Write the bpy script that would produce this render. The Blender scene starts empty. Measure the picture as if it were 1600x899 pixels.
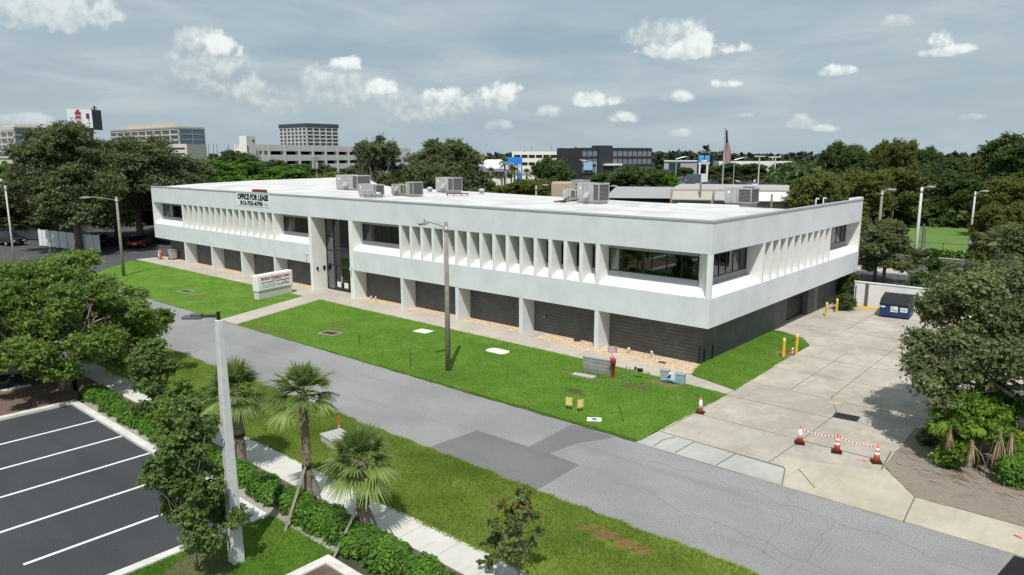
import bpy, bmesh, math, random
import numpy as np
from mathutils import Vector, Matrix
R = math.radians
PI = math.pi
C = bpy.context.scene.collection
scene = bpy.context.scene

# ---------------------------------------------------------------- camera, sky, sun, exposure
CAM = (16.361, -34.417, 11.247); YAW = -0.71546; PITCH = 0.18009; F = 1130.73
cam_d = bpy.data.cameras.new('camera'); cam = bpy.data.objects.new('camera', cam_d); C.objects.link(cam)
cam.location = CAM; cam.rotation_euler = (PI/2-PITCH, 0, -YAW)
cam_d.sensor_width = 36; cam_d.sensor_fit = 'HORIZONTAL'; cam_d.lens = 36*F/1600
cam_d.clip_start = 0.3; cam_d.clip_end = 12000
scene.camera = cam
SUN_EL = R(57.5); SUN_DIR = Vector((0.618*math.cos(SUN_EL), -0.786*math.cos(SUN_EL), math.sin(SUN_EL)))
sd = bpy.data.lights.new('sun', 'SUN'); sun = bpy.data.objects.new('sun', sd); C.objects.link(sun)
sd.energy = 4.1; sd.angle = R(0.55); sd.color = (1.0, 0.965, 0.92)
sun.rotation_euler = SUN_DIR.to_track_quat('Z', 'Y').to_euler()
scene.view_settings.view_transform = 'Standard'; scene.view_settings.look = 'None'
scene.view_settings.exposure = 0.0; scene.view_settings.gamma = 1; scene.view_settings.use_curve_mapping = False
scene.cycles.max_bounces = 6; scene.cycles.transparent_max_bounces = 8; scene.cycles.diffuse_bounces = 3
scene.cycles.glossy_bounces = 3; scene.cycles.transmission_bounces = 4
scene.cycles.caustics_reflective = False; scene.cycles.caustics_refractive = False

_Fv = Vector((math.sin(YAW)*math.cos(PITCH), math.cos(YAW)*math.cos(PITCH), -math.sin(PITCH)))
_Rv = Vector((math.cos(YAW), -math.sin(YAW), 0)); _Uv = _Rv.cross(_Fv)
def ray(u, v): return (_Fv + _Rv*((u-800)/F) - _Uv*((v-449.5)/F))
def azel(u, v):
    d = ray(u, v).normalized(); return math.atan2(d.x, d.y), math.asin(d.z)
def at(u, D):                      # point on the ground at compass bearing of column u (near the horizon) and distance D
    d = ray(u, 243.6); k = D/math.hypot(d.x, d.y); OBL[0] = math.cos(math.atan((u-800)*math.cos(PITCH)/F)); return (CAM[0]+d.x*k, CAM[1]+d.y*k)
OBL = [1.0]                        # obliquity of the column last surveyed
def zat(v, D): return CAM[2] - (v-243.6)*D*OBL[0]/F*0.985

class NT:
    def __init__(s, tree): s.t = tree; s.n = tree.nodes; s.l = tree.links
    def node(s, typ, **kw):
        n = s.n.new(typ)
        for k, v in kw.items(): setattr(n, k, v)
        return n
    def link(s, a, b): s.l.new(a, b)
    def set(s, sock, v):
        if isinstance(v, bpy.types.NodeSocket): s.link(v, sock)
        else: sock.default_value = v
    def math(s, op, a, b=None, c=None, clamp=False):
        n = s.node('ShaderNodeMath', operation=op, use_clamp=clamp); s.set(n.inputs[0], a)
        if b is not None: s.set(n.inputs[1], b)
        if c is not None: s.set(n.inputs[2], c)
        return n.outputs[0]
    def mix(s, f, a, b, blend='MIX'):
        n = s.node('ShaderNodeMix', data_type='RGBA', blend_type=blend)
        s.set(n.inputs[0], f); s.set(n.inputs[6], a); s.set(n.inputs[7], b); return n.outputs[2]
    def ramp(s, f, stops):
        n = s.node('ShaderNodeValToRGB'); el = n.color_ramp.elements
        while len(el) < len(stops): el.new(0.5)
        for e, (p, c) in zip(el, stops):
            e.position = p; e.color = (c, c, c, 1) if isinstance(c, (int, float)) else (*c, 1)
        s.set(n.inputs[0], f); return n.outputs[0]
    def noise(s, vec, scale, detail=4, rough=0.55, dist=0):
        n = s.node('ShaderNodeTexNoise'); s.link(vec, n.inputs['Vector'])
        n.inputs['Scale'].default_value = scale; n.inputs['Detail'].default_value = detail
        n.inputs['Roughness'].default_value = rough; n.inputs['Distortion'].default_value = dist
        return n.outputs[0]
    def maprange(s, v, a, b, c=0, d=1, smooth=True):
        n = s.node('ShaderNodeMapRange', interpolation_type='SMOOTHSTEP' if smooth else 'LINEAR')
        s.set(n.inputs[0], v); n.inputs[1].default_value = a; n.inputs[2].default_value = b
        n.inputs[3].default_value = c; n.inputs[4].default_value = d; return n.outputs[0]

def c4(c): return (*c, 1)
def build_world():
    w = bpy.data.worlds.new('World'); scene.world = w; w.use_nodes = True
    t = NT(w.node_tree); t.n.clear()
    out = t.node('ShaderNodeOutputWorld'); bg = t.node('ShaderNodeBackground'); bg.inputs[1].default_value = 0.11
    t.link(bg.outputs[0], out.inputs[0])
    sky = t.node('ShaderNodeTexSky', sky_type='NISHITA'); sky.sun_disc = False
    sky.sun_elevation = SUN_EL; sky.sun_rotation = math.atan2(SUN_DIR.x, SUN_DIR.y)
    sky.air_density = 1.2; sky.dust_density = 2.5; sky.ozone_density = 1.0
    tc = t.node('ShaderNodeTexCoord'); sx = t.node('ShaderNodeSeparateXYZ'); t.link(tc.outputs['Generated'], sx.inputs[0])
    az = t.math('ARCTAN2', sx.outputs[0], sx.outputs[1]); el = t.math('ARCSINE', sx.outputs[2])
    cb = t.node('ShaderNodeCombineXYZ'); t.link(az, cb.inputs[0]); t.link(el, cb.inputs[1]); P2 = cb.outputs[0]
    # thin grey veil
    veil = t.mix(0.82, sky.outputs[0], (3.6, 4.55, 5.2, 1))
    mp = t.node('ShaderNodeMapping'); t.link(P2, mp.inputs[0]); mp.inputs['Scale'].default_value = (1.0, 4.5, 1)
    mp.inputs['Rotation'].default_value = (0, 0, R(8))
    st = t.noise(mp.outputs[0], 5.0, 7, 0.6, 0.4); st2 = t.noise(mp.outputs[0], 1.7, 4, 0.5)
    sf = t.math('MULTIPLY', t.maprange(st, 0.38, 0.66), t.maprange(st2, 0.32, 0.58))
    col = t.mix(t.math('MULTIPLY', sf, 0.75), veil, (5.0, 5.7, 5.95, 1))
    st3 = t.noise(mp.outputs[0], 3.1, 5, 0.5)
    col = t.mix(t.maprange(st3, 0.46, 0.68, 0, 0.5), col, (2.5, 3.55, 4.45, 1))
    hz = t.maprange(el, 0.0, 0.13, 0.5, 0); col = t.mix(hz, col, (4.2, 5.05, 5.5, 1))
    # cumulus: (u, v, half width, half height, brightness)
    nz = t.noise(P2, 26, 9, 0.58); nz2 = t.noise(P2, 70, 6, 0.6)
    n2 = t.math('ADD', t.math('MULTIPLY', t.math('SUBTRACT', nz, 0.5), 5.0), t.math('MULTIPLY', t.math('SUBTRACT', nz2, 0.5), 1.6))
    shn = t.maprange(nz2, 0.3, 0.7, -0.25, 0.3)
    CL = [(335,128,62,26,.35,.6),(395,146,52,20,.45,.7),(430,170,30,14,.35,.5),(350,104,48,18,.5,.7),(318,74,26,24,.55,.8),(348,74,30,20,1.0,1),
          (560,158,70,22,.35,.6),(525,128,45,20,.45,.7),(487,122,24,14,.5,.7),(540,104,26,12,.85,.9),(592,138,24,14,1.0,1),
          (660,172,60,18,.35,.6),(745,164,60,14,.5,.7),(700,150,26,16,.85,.9),(772,148,36,18,.95,1),(650,188,50,14,.3,.5),
          (856,178,22,11,.6,.8),(928,157,32,14,.95,1),(972,186,22,8,.7,.8),(1035,60,46,26,.5,.8),(1068,82,66,14,.8,1),(1100,72,30,20,1.0,1),
          (1139,132,22,9,.9,1),(1056,154,22,9,.65,.8),(1310,112,26,10,.75,.9),(1466,66,14,14,.85,1),(1470,82,30,9,.8,.9),(1396,38,20,9,.5,.5),
          (1250,196,18,10,.5,.6),(1292,202,18,6,.65,.7),(1064,210,16,7,.5,.7),(1522,184,14,5,.5,.5),(60,20,90,26,.75,.6),(25,188,40,8,.6,.5),(1250,183,10,6,.6,.6),(1163,181,10,4,.5,.5),(775,198,20,8,.5,.5)]
    for (u, v, a, b, br, op) in CL:
        A, E = azel(u, v); ax = a*1.08/F; bx = b*1.08/F
        dx = t.math('MULTIPLY', t.math('SUBTRACT', az, A), 1/ax); dy = t.math('MULTIPLY', t.math('SUBTRACT', el, E), 1/bx); dn = t.math('MULTIPLY', t.math('MINIMUM', dy, 0), 1.3)
        d = t.math('ADD', t.math('MULTIPLY', dx, dx), t.math('ADD', t.math('MULTIPLY', dy, dy), t.math('MULTIPLY', dn, dn)))
        m = t.math('ADD', t.math('SUBTRACT', 1.0, d), n2)
        m = t.math('MULTIPLY', t.maprange(m, -0.2 if br > .7 else -.6, 0.75 if br > .7 else 1.3), min(1, op*1.15))
        sh = t.math('ADD', t.math('ADD', t.math('MULTIPLY', dy, 0.42), t.math('MULTIPLY', dx, 0.12)), t.math('ADD', shn, br-0.1), clamp=True)
        cc = t.mix(sh, (3.9, 4.55, 4.8, 1), (7.9, 8.4, 8.2, 1))
        col = t.mix(m, col, cc)
    t.link(col, bg.inputs[0])
build_world()

# ---------------------------------------------------------------- materials
MATS = {}
def mat(name, col, rough=0.8, spec=0.3, metal=0, noise=None, bump=None, fn=None, coat=0):
    """noise=(scale, amount, second colour); bump=(scale, strength)"""
    if name in MATS: return MATS[name]
    m = bpy.data.materials.new(name); m.use_nodes = True; t = NT(m.node_tree); b = t.n['Principled BSDF']
    b.inputs['Roughness'].default_value = rough; b.inputs['Specular IOR Level'].default_value = spec
    b.inputs['Metallic'].default_value = metal; b.inputs['Base Color'].default_value = c4(col)
    if coat: b.inputs['Coat Weight'].default_value = coat
    geo = t.node('ShaderNodeNewGeometry').outputs['Position']
    tc = t.node('ShaderNodeTexCoord').outputs['Object']
    if noise:
        sc, am, c2 = noise[:3]
        f = t.maprange(t.noise(tc, sc, 6, 0.65), 0.35, 0.68)
        t.link(t.mix(t.math('MULTIPLY', f, am), c4(col), c4(c2)), b.inputs['Base Color'])
    if bump:
        bn = t.node('ShaderNodeBump'); bn.inputs['Strength'].default_value = bump[1]; bn.inputs['Distance'].default_value = bump[2] if len(bump) > 2 else 0.02
        t.link(t.noise(tc, bump[0], 5, 0.6), bn.inputs['Height']); t.link(bn.outputs[0], b.inputs['Normal'])
    if fn: fn(t, b, geo, tc)
    MATS[name] = m; return m

def f_stucco(t, b, geo, tc):
    base = b.inputs['Base Color']
    n1 = t.noise(geo, 0.55, 6, 0.65); col = t.mix(t.maprange(n1, 0.35, 0.7, 0, 1), (.69, .71, .725, 1), (.61, .635, .65, 1))
    mp = t.node('ShaderNodeMapping'); t.link(geo, mp.inputs[0]); mp.inputs['Scale'].default_value = (3.0, 3.0, .25)
    n2 = t.noise(mp.outputs[0], 1.0, 6, 0.7); col = t.mix(t.maprange(n2, 0.50, 0.78, 0, .28), col, (.49, .51, .515, 1))
    n4 = t.noise(geo, 3.2, 5, .7); col = t.mix(t.maprange(n4, .55, .8, 0, .3), col, (.78, .80, .78, 1))
    t.link(col, base)
    bn = t.node('ShaderNodeBump'); bn.inputs['Strength'].default_value = 0.5; bn.inputs['Distance'].default_value = 0.015
    t.link(t.noise(geo, 9, 8, .7), bn.inputs['Height']); t.link(bn.outputs[0], b.inputs['Normal'])
STUCCO = mat('white_stucco', (.7, .73, .71), .85, .2, fn=f_stucco)
WHITE = mat('white_paint', (.80, .80, .78), .6, .3, noise=(1.2, .5, (.66, .66, .62)))
def f_block(t, b, geo, tc, dark=(.122, .124, .126), joint=(.074, .075, .076)):
    sx = t.node('ShaderNodeSeparateXYZ'); t.link(geo, sx.inputs[0])
    h = t.math('ADD', sx.outputs[0], sx.outputs[1])
    row = t.math('DIVIDE', sx.outputs[2], .203); fr = t.math('FRACT', row)
    off = t.math('MULTIPLY', t.math('MODULO', t.math('FLOOR', row), 2), .5)
    cx = t.math('FRACT', t.math('ADD', t.math('DIVIDE', h, .41), off))
    j = t.math('MAXIMUM', t.math('LESS_THAN', fr, .11), t.math('MULTIPLY', t.math('LESS_THAN', cx, .03), .3))
    n = t.noise(geo, 1.3, 6, .7)
    col = t.mix(t.maprange(n, .35, .7), c4(tuple(x*.92 for x in dark)), c4(tuple(x*1.28 for x in dark)))
    col = t.mix(t.maprange(sx.outputs[2], .5, 0, 0, .5), col, (.17, .145, .12, 1))
    t.link(t.mix(j, col, c4(joint)), b.inputs['Base Color'])
    bn = t.node('ShaderNodeBump'); bn.inputs['Strength'].default_value = .6; bn.inputs['Distance'].default_value = .02; bn.invert = True
    t.link(j, bn.inputs['Height']); t.link(bn.outputs[0], b.inputs['Normal'])
BLOCK = mat('dark_grey_block', (.05, .05, .05), .8, .25, fn=f_block)
def f_roof(t, b, geo, tc):
    n = t.noise(geo, .35, 7, .65); col = t.mix(t.maprange(n, .4, .7), (.66, .655, .64, 1), (.50, .49, .47, 1))
    n = t.noise(geo, 1.6, 5, .7); col = t.mix(t.maprange(n, .55, .75, 0, .6), col, (.50, .48, .44, 1)); t.link(col, b.inputs['Base Color'])
ROOF = mat('white_roof_membrane', (.85, .85, .83), .7, .3, fn=f_roof)
COPING = mat('grey_coping', (.42, .44, .45), .5, .4, noise=(2, .5, (.33, .34, .35)))
METAL = mat('grey_sheet_metal', (.46, .46, .45), .5, .4, .2, noise=(1.5, .7, (.34, .34, .33)))
METALG = mat('greenish_sheet_metal', (.34, .36, .30), .55, .4, .1, noise=(1.5, .7, (.27, .29, .24)))
def f_louver(t, b, geo, tc):
    sx = t.node('ShaderNodeSeparateXYZ'); t.link(geo, sx.inputs[0]); fr = t.math('FRACT', t.math('MULTIPLY', sx.outputs[2], 11))
    t.link(t.mix(t.math('GREATER_THAN', fr, .5), (.05, .05, .05, 1), (.16, .16, .155, 1)), b.inputs['Base Color'])
LOUVER = mat('dark_coil_grille', (.08, .08, .08), .6, .3, fn=f_louver)
BLACK = mat('black_metal', (.015, .015, .016), .4, .5)
DARKFRAME = mat('dark_bronze_frame', (.02, .02, .02), .35, .5)
GREYDOOR = mat('grey_steel_door', (.13, .13, .12), .6, .3, noise=(2, .5, (.10, .10, .10)))
CURTAIN = mat('pale_curtain', (.72, .71, .63), .9, .1, noise=(6, .5, (.5, .49, .44)))
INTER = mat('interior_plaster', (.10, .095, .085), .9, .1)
RUST = mat('rusty_red_metal', (.17, .045, .03), .8, .2, noise=(8, .8, (.09, .03, .02)))
YELLOW = mat('yellow_paint', (.72, .47, .04), .5, .4, noise=(6, .6, (.5, .32, .05)))
ORANGE = mat('orange_plastic', (.80, .07, .02), .5, .4, noise=(5, .5, (.55, .07, .03)))
REFLW = mat('white_reflective_sleeve', (.85, .85, .85), .4, .5)
REDH = mat('red_hydrant_paint', (.33, .02, .02), .45, .4, noise=(9, .7, (.2, .02, .02)))
def glass(name, tint, gl=0.0):
    m = bpy.data.materials.new(name); m.use_nodes = True; t = NT(m.node_tree); t.n.clear()
    o = t.node('ShaderNodeOutputMaterial'); tr = t.node('ShaderNodeBsdfTransparent'); g = t.node('ShaderNodeBsdfGlossy')
    tr.inputs[0].default_value = c4(tint); g.inputs['Roughness'].default_value = .015; g.inputs[0].default_value = (.9, .93, .93, 1)
    fr = t.node('ShaderNodeFresnel'); fr.inputs[0].default_value = 1.7
    mx = t.node('ShaderNodeMixShader'); t.link(t.math('ADD', fr.outputs[0], gl, clamp=True), mx.inputs[0])
    t.link(tr.outputs[0], mx.inputs[1]); t.link(g.outputs[0], mx.inputs[2]); t.link(mx.outputs[0], o.inputs[0])
    MATS[name] = m; return m
GLASS = glass('tinted_window_glass', (.76, .79, .75), .03)
def gloss_glass(name, col): return mat(name, col, .06, .9)
FARGLASS = gloss_glass('dark_facade_glass', (.035, .05, .06))
BLUEGLASS = gloss_glass('blue_facade_glass', (.06, .10, .14))
CARGLASS = gloss_glass('car_window_glass', (.01, .012, .014))
def f_asphalt(c1, c2, crack=.7, speck=True):
    def f(t, b, geo, tc):
        n = t.noise(geo, .22, 6, .6); col = t.mix(t.maprange(n, .35, .65), c4(c1), c4(c2))
        mp = t.node('ShaderNodeMapping'); t.link(geo, mp.inputs[0]); mp.inputs['Scale'].default_value = (.05, 1.1, 1)
        n3 = t.noise(mp.outputs[0], 1.0, 4, .6); col = t.mix(t.maprange(n3, .5, .75, 0, .45), col, c4(tuple(x*.72 for x in c1)))
        if speck:
            n2 = t.noise(geo, 17, 4, .85); col = t.mix(t.maprange(n2, .38, .66, 0, .75), col, c4(tuple(x*.55 for x in c1)))
            n4 = t.noise(geo, 31, 2, .8); col = t.mix(t.maprange(n4, .58, .75, 0, .6), col, c4(tuple(min(.6, x*1.7) for x in c2)))
        if crack:
            nd = t.node('ShaderNodeTexNoise'); t.link(geo, nd.inputs[0]); nd.inputs['Scale'].default_value = 1.6; nd.inputs['Detail'].default_value = 5
            va = t.node('ShaderNodeVectorMath', operation='MULTIPLY_ADD'); t.link(nd.outputs[1], va.inputs[0]); va.inputs[1].default_value = (.9, .9, 0); t.link(geo, va.inputs[2])
            vo = t.node('ShaderNodeTexVoronoi', feature='DISTANCE_TO_EDGE'); t.link(va.outputs[0], vo.inputs['Vector']); vo.inputs['Scale'].default_value = .36
            msk = t.maprange(t.noise(geo, .16, 3, .5), .54, .66)
            ck = t.math('MULTIPLY', t.maprange(vo.outputs[0], .008, .003), t.math('MULTIPLY', msk, crack))
            col = t.mix(ck, col, c4(tuple(x*.5 for x in c1)))
        t.link(col, b.inputs['Base Color'])
        bn = t.node('ShaderNodeBump'); bn.inputs['Strength'].default_value = .5; bn.inputs['Distance'].default_value = .01
        t.link(t.noise(geo, 30, 3, .7), bn.inputs['Height']); t.link(bn.outputs[0], b.inputs['Normal'])
    return f
ROADM = mat('worn_grey_asphalt', (.25, .25, .25), .95, .15, fn=f_asphalt((.275, .272, .268), (.345, .342, .338), .16))
PATCHM = mat('darker_asphalt_patch', (.2, .2, .2), .95, .15, fn=f_asphalt((.185, .184, .182), (.215, .214, .212), 0))
DARKASPH = mat('fresh_black_asphalt', (.03, .03, .032), .85, .25, fn=f_asphalt((.058, .062, .067), (.072, .076, .082), 0))
NEWASPH = mat('new_black_asphalt', (.03, .03, .032), .85, .25, fn=f_asphalt((.018, .018, .02), (.025, .025, .028), 0))
MIDASPH = mat('grey_street_asphalt', (.08, .08, .08), .9, .2, fn=f_asphalt((.09, .09, .092), (.12, .12, .12), .5))
def f_conc(c1, c2, stain=.5, fine=True):
    def f(t, b, geo, tc):
        n = t.noise(geo, .35, 7, .65); col = t.mix(t.maprange(n, .35, .68), c4(c1), c4(c2))
        n2 = t.noise(geo, .22, 6, .7); col = t.mix(t.maprange(n2, .44, .60, 0, stain), col, c4((c1[0]*.68, c1[1]*.70, c1[2]*.72)))
        mp = t.node('ShaderNodeMapping'); t.link(geo, mp.inputs[0]); mp.inputs['Scale'].default_value = (2.2, .35, 1); mp.inputs['Rotation'].default_value = (0, 0, R(20))
        n4 = t.noise(mp.outputs[0], 1.0, 6, .7); col = t.mix(t.maprange(n4, .48, .72, 0, .5), col, c4((c1[0]*.66, c1[1]*.63, c1[2]*.58)))
        n5 = t.noise(geo, 2.6, 7, .75, .8); col = t.mix(t.maprange(n5, .52, .70, 0, .45), col, c4((min(.8, c1[0]*1.22), min(.8, c1[1]*1.2), min(.8, c1[2]*1.16))))
        n3 = t.noise(geo, 14, 4, .8); col = t.mix(t.maprange(n3, .5, .8, 0, .35), col, c4(tuple(x*.75 for x in c1)))
        t.link(col, b.inputs['Base Color'])
    return f
CONC = mat('driveway_concrete', (.4, .38, .34), .9, .2, fn=f_conc((.51, .455, .37), (.375, .355, .315), .95))
CONC2 = mat('pale_apron_concrete', (.5, .5, .46), .9, .2, fn=f_conc((.46, .455, .42), (.40, .39, .36), .4))
CONC3 = mat('warm_apron_concrete', (.5, .45, .36), .9, .2, fn=f_conc((.52, .47, .375), (.44, .39, .30), .3))
WALK = mat('sidewalk_concrete', (.62, .60, .55), .9, .2, fn=f_conc((.62, .60, .55), (.56, .54, .49), .15))
WALK2 = mat('tan_walk_concrete', (.52, .47, .40), .9, .2, fn=f_conc((.50, .455, .39), (.44, .40, .34), .3))
KERB = mat('kerb_concrete', (.68, .67, .63), .85, .2, noise=(2.5, .8, (.52, .50, .46)))
JOINT = mat('dark_joint', (.17, .155, .13), .95, .1)
LINE = mat('white_line_paint', (.80, .80, .79), .8, .2, noise=(5, .5, (.65, .65, .64)))
def f_gravel(t, b, geo, tc):
    vo = t.node('ShaderNodeTexVoronoi'); t.link(geo, vo.inputs['Vector']); vo.inputs['Scale'].default_value = 15
    sx = t.node('ShaderNodeSeparateColor'); t.link(vo.outputs['Color'], sx.inputs[0])
    col = t.ramp(sx.outputs[0], [(0, (.46, .30, .18)), (.35, (.66, .49, .31)), (.7, (.76, .62, .44)), (1, (.85, .78, .68))])
    col = t.mix(t.maprange(vo.outputs['Distance'], .4, .75, 0, .6), col, (.30, .19, .11, 1)); t.link(col, b.inputs['Base Color'])
    bn = t.node('ShaderNodeBump'); bn.inputs['Strength'].default_value = .8; bn.inputs['Distance'].default_value = .03; bn.invert = True
    t.link(vo.outputs['Distance'], bn.inputs['Height']); t.link(bn.outputs[0], b.inputs['Normal'])
GRAVEL = mat('tan_river_gravel', (.6, .42, .26), .9, .2, fn=f_gravel)
def f_lawn(c1, c2, c3, spots=()):
    def f(t, b, geo, tc):
        n = t.noise(geo, .45, 7, .65); col = t.mix(t.maprange(n, .35, .66), c4(c1), c4(c2))
        n = t.noise(geo, .9, 5, .7, 1.0); col = t.mix(t.maprange(n, .52, .70, 0, .8), col, c4(c3))
        n = t.noise(geo, .27, 6, .7, .6); col = t.mix(t.maprange(n, .54, .72, 0, .55), col, c4((c1[0]*1.5, c1[1]*.8, c1[2]*1.6)))
        n = t.noise(geo, 9, 4, .8); col = t.mix(t.maprange(n, .40, .68, 0, .6), col, c4(tuple(x*.55 for x in c1)))
        n = t.noise(geo, 20, 3, .8); col = t.mix(t.maprange(n, .55, .72, 0, .5), col, c4(tuple(x*1.5 for x in c2)))
        sx = t.node('ShaderNodeSeparateXYZ'); t.link(geo, sx.inputs[0]); nn = t.noise(geo, 2.2, 5, .7)
        for (x, y, rx, ry, cc, am) in spots:
            dx = t.math('DIVIDE', t.math('SUBTRACT', sx.outputs[0], x), rx); dy = t.math('DIVIDE', t.math('SUBTRACT', sx.outputs[1], y), ry)
            d = t.math('ADD', t.math('MULTIPLY', dx, dx), t.math('MULTIPLY', dy, dy))
            m = t.maprange(t.math('ADD', t.math('SUBTRACT', 1, d), t.math('MULTIPLY', t.math('SUBTRACT', nn, .5), 4.5)), -.1, .9, 0, am)
            col = t.mix(m, col, c4(cc))
        t.link(col, b.inputs['Base Color'])
        bn = t.node('ShaderNodeBump'); bn.inputs['Strength'].default_value = 1; bn.inputs['Distance'].default_value = .06
        t.link(t.noise(geo, 16, 5, .8), bn.inputs['Height']); t.link(bn.outputs[0], b.inputs['Normal'])
    return f
DRY = (.16, .13, .06)
LAWN = mat('lawn_turf', (.06, .16, .02), .95, .1, fn=f_lawn((.105, .225, .026), (.16, .30, .042), (.24, .31, .08),
    [(-22.0, -8.0, 1.3, .9, (.10, .11, .045), .7), (-23.5, -6.2, 2.0, .7, DRY, .5), (-3.4, -7.2, .9, .5, (.08, .08, .035), .9), (-1.6, -4.6, 1.2, .5, (.13, .10, .06), .9),
     (-4.4, -4.9, 1.4, .5, (.22, .16, .10), 1), (-.6, -3.3, 1.2, .4, (.25, .17, .11), .9), (-9.5, -9.6, 1.6, .5, (.14, .16, .04), .6), (-26, -10, 4, .6, DRY, .6), (-40, -8.0, 2, .9, DRY, .4), (1.9, 6.2, .8, .8, (.27, .21, .15), 1)]))
VERGE = mat('verge_turf', (.09, .17, .02), .95, .1, fn=f_lawn((.155, .245, .034), (.19, .30, .045), (.27, .31, .08),
    [(5.1, -17.4, 1.0, .42, (.24, .12, .07), .95), (6.3, -17.5, .8, .42, (.27, .13, .08), 1), (-4.5, -18.6, 2.2, .6, DRY, .45), (-1, -19, 2, .8, DRY, .35), (8, -19.5, 1.5, .7, DRY, .4), (-14, -17.2, 3, .5, DRY, .4)]))
FIELD = mat('field_turf', (.09, .2, .03), .95, .1, fn=f_lawn((.13, .22, .055), (.16, .26, .07), (.19, .26, .09)))
def f_mulch(c1, c2):
    def f(t, b, geo, tc):
        mp = t.node('ShaderNodeMapping'); t.link(geo, mp.inputs[0]); mp.inputs['Scale'].default_value = (1, 3, 1); mp.inputs['Rotation'].default_value = (0, 0, .5)
        n = t.noise(mp.outputs[0], 7, 6, .8); col = t.mix(t.maprange(n, .38, .62), c4(c1), c4(c2))
        n = t.noise(geo, .8, 5, .6); col = t.mix(t.maprange(n, .5, .7, 0, .5), col, c4(tuple(x*.55 for x in c1)))
        n = t.noise(geo, 13, 3, .8); col = t.mix(t.maprange(n, .6, .75, 0, .6), col, c4(tuple(min(.5, x*1.8) for x in c2)))
        t.link(col, b.inputs['Base Color'])
        bn = t.node('ShaderNodeBump'); bn.inputs['Strength'].default_value = 1; bn.inputs['Distance'].default_value = .05
        t.link(t.noise(geo, 12, 5, .8), bn.inputs['Height']); t.link(bn.outputs[0], b.inputs['Normal'])
    return f
MULCH = mat('brown_mulch', (.15, .1, .07), .95, .1, fn=f_mulch((.14, .095, .07), (.24, .18, .14)))
DIRT = mat('grey_dirt', (.28, .24, .2), .95, .1, fn=f_mulch((.26, .22, .175), (.34, .29, .235)))
PEB = mat('pale_crushed_stone', (.4, .37, .33), .95, .1, fn=f_mulch((.36, .335, .29), (.46, .43, .38)))
GROUND = mat('far_ground', (.1, .11, .06), .95, .1, fn=f_mulch((.07, .085, .04), (.12, .12, .08)))
BARK = mat('grey_bark', (.16, .13, .10), .95, .1, noise=(6, .8, (.30, .27, .23)), bump=(14, .8))
PALEBARK = mat('pale_twig_bark', (.36, .33, .29), .95, .1, noise=(6, .8, (.22, .19, .16)))
PALMBARK = mat('palm_bark', (.20, .155, .115), .95, .1, noise=(9, .9, (.34, .28, .22)), bump=(20, 1))
LUMBER = mat('weathered_lumber', (.33, .29, .24), .9, .1, noise=(5, .8, (.22, .19, .16)))
POLEC = mat('weathered_pole', (.30, .28, .24), .9, .1, noise=(4, .8, (.20, .185, .16)))
WPOLE = mat('white_concrete_pole', (.60, .62, .60), .8, .2, noise=(5, .7, (.48, .50, .48)))
GALV = mat('galvanised_steel', (.50, .51, .52), .4, .5, .4)
ROOFSH = mat('grey_shingles', (.36, .36, .36), .9, .1, noise=(3, .6, (.29, .29, .29)))
TAN = mat('tan_wall', (.42, .35, .26), .9, .1, noise=(.6, .5, (.35, .29, .22)))
CREAM = mat('cream_precast', (.62, .58, .50), .85, .2, noise=(.1, .4, (.54, .51, .45)))
FWHITE = mat('far_white_wall', (.72, .70, .66), .85, .2, noise=(.1, .4, (.63, .61, .57)))
BLUE = mat('bright_blue_panel', (.02, .20, .62), .5, .4)
NAVY = mat('navy_blue_metal', (.012, .035, .12), .45, .4, noise=(3, .6, (.02, .05, .15)))
LEAF = {}
def leafmat(name, dark, light, trans=.25, rough=.55):
    m = bpy.data.materials.new(name); m.use_nodes = True; t = NT(m.node_tree); t.n.clear()
    o = t.node('ShaderNodeOutputMaterial'); a = t.node('ShaderNodeAttribute', attribute_name='tone')
    col = t.mix(a.outputs['Fac'], c4(dark), c4(light))
    p = t.node('ShaderNodeBsdfPrincipled'); t.link(col, p.inputs['Base Color']); p.inputs['Roughness'].default_value = rough; p.inputs['Specular IOR Level'].default_value = .28
    tr = t.node('ShaderNodeBsdfTranslucent'); t.link(t.mix(.5, col, (*[min(1, x*1.5) for x in light], 1)), tr.inputs[0])
    mx = t.node('ShaderNodeMixShader'); mx.inputs[0].default_value = trans
    t.link(p.outputs[0], mx.inputs[1]); t.link(tr.outputs[0], mx.inputs[2]); t.link(mx.outputs[0], o.inputs[0])
    LEAF[name] = m; return m
L_OAK = leafmat('live_oak_leaves', (.042, .060, .022), (.180, .215, .085), .32)
L_OAKR = leafmat('olive_oak_leaves', (.050, .072, .026), (.25, .29, .12), .35)
L_ELM = leafmat('fresh_green_leaves', (.042, .092, .018), (.26, .37, .075), .4)
L_BRIGHT = leafmat('bright_green_leaves', (.035, .095, .012), (.13, .27, .028), .3)
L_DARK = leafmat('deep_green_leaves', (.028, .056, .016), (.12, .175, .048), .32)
L_YEL = leafmat('yellow_green_leaves', (.050, .072, .016), (.19, .215, .045), .3)
L_HEDGE = leafmat('hedge_leaves', (.030, .085, .012), (.16, .32, .04), .35, .4)
L_PALM = leafmat('palm_leaves', (.040, .080, .025), (.28, .36, .10), .35, .45)
L_FERN = leafmat('climber_leaves', (.050, .13, .014), (.24, .36, .045), .3)
L_DEAD = leafmat('dead_fronds', (.20, .13, .07), (.46, .36, .22), .15, .8)
L_YOUNG = leafmat('young_oak_leaves', (.038, .074, .020), (.20, .29, .08), .35)
L_RED = leafmat('red_tipped_leaves', (.045, .075, .018), (.20, .25, .07))
L_REDT = leafmat('red_new_leaves', (.22, .04, .02), (.40, .10, .05))
L_GRASS = leafmat('grass_blades', (.085, .20, .022), (.27, .43, .065), .5, .7)
L_VGRASS = leafmat('verge_grass_blades', (.125, .20, .028), (.36, .45, .09), .5, .7)
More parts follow.
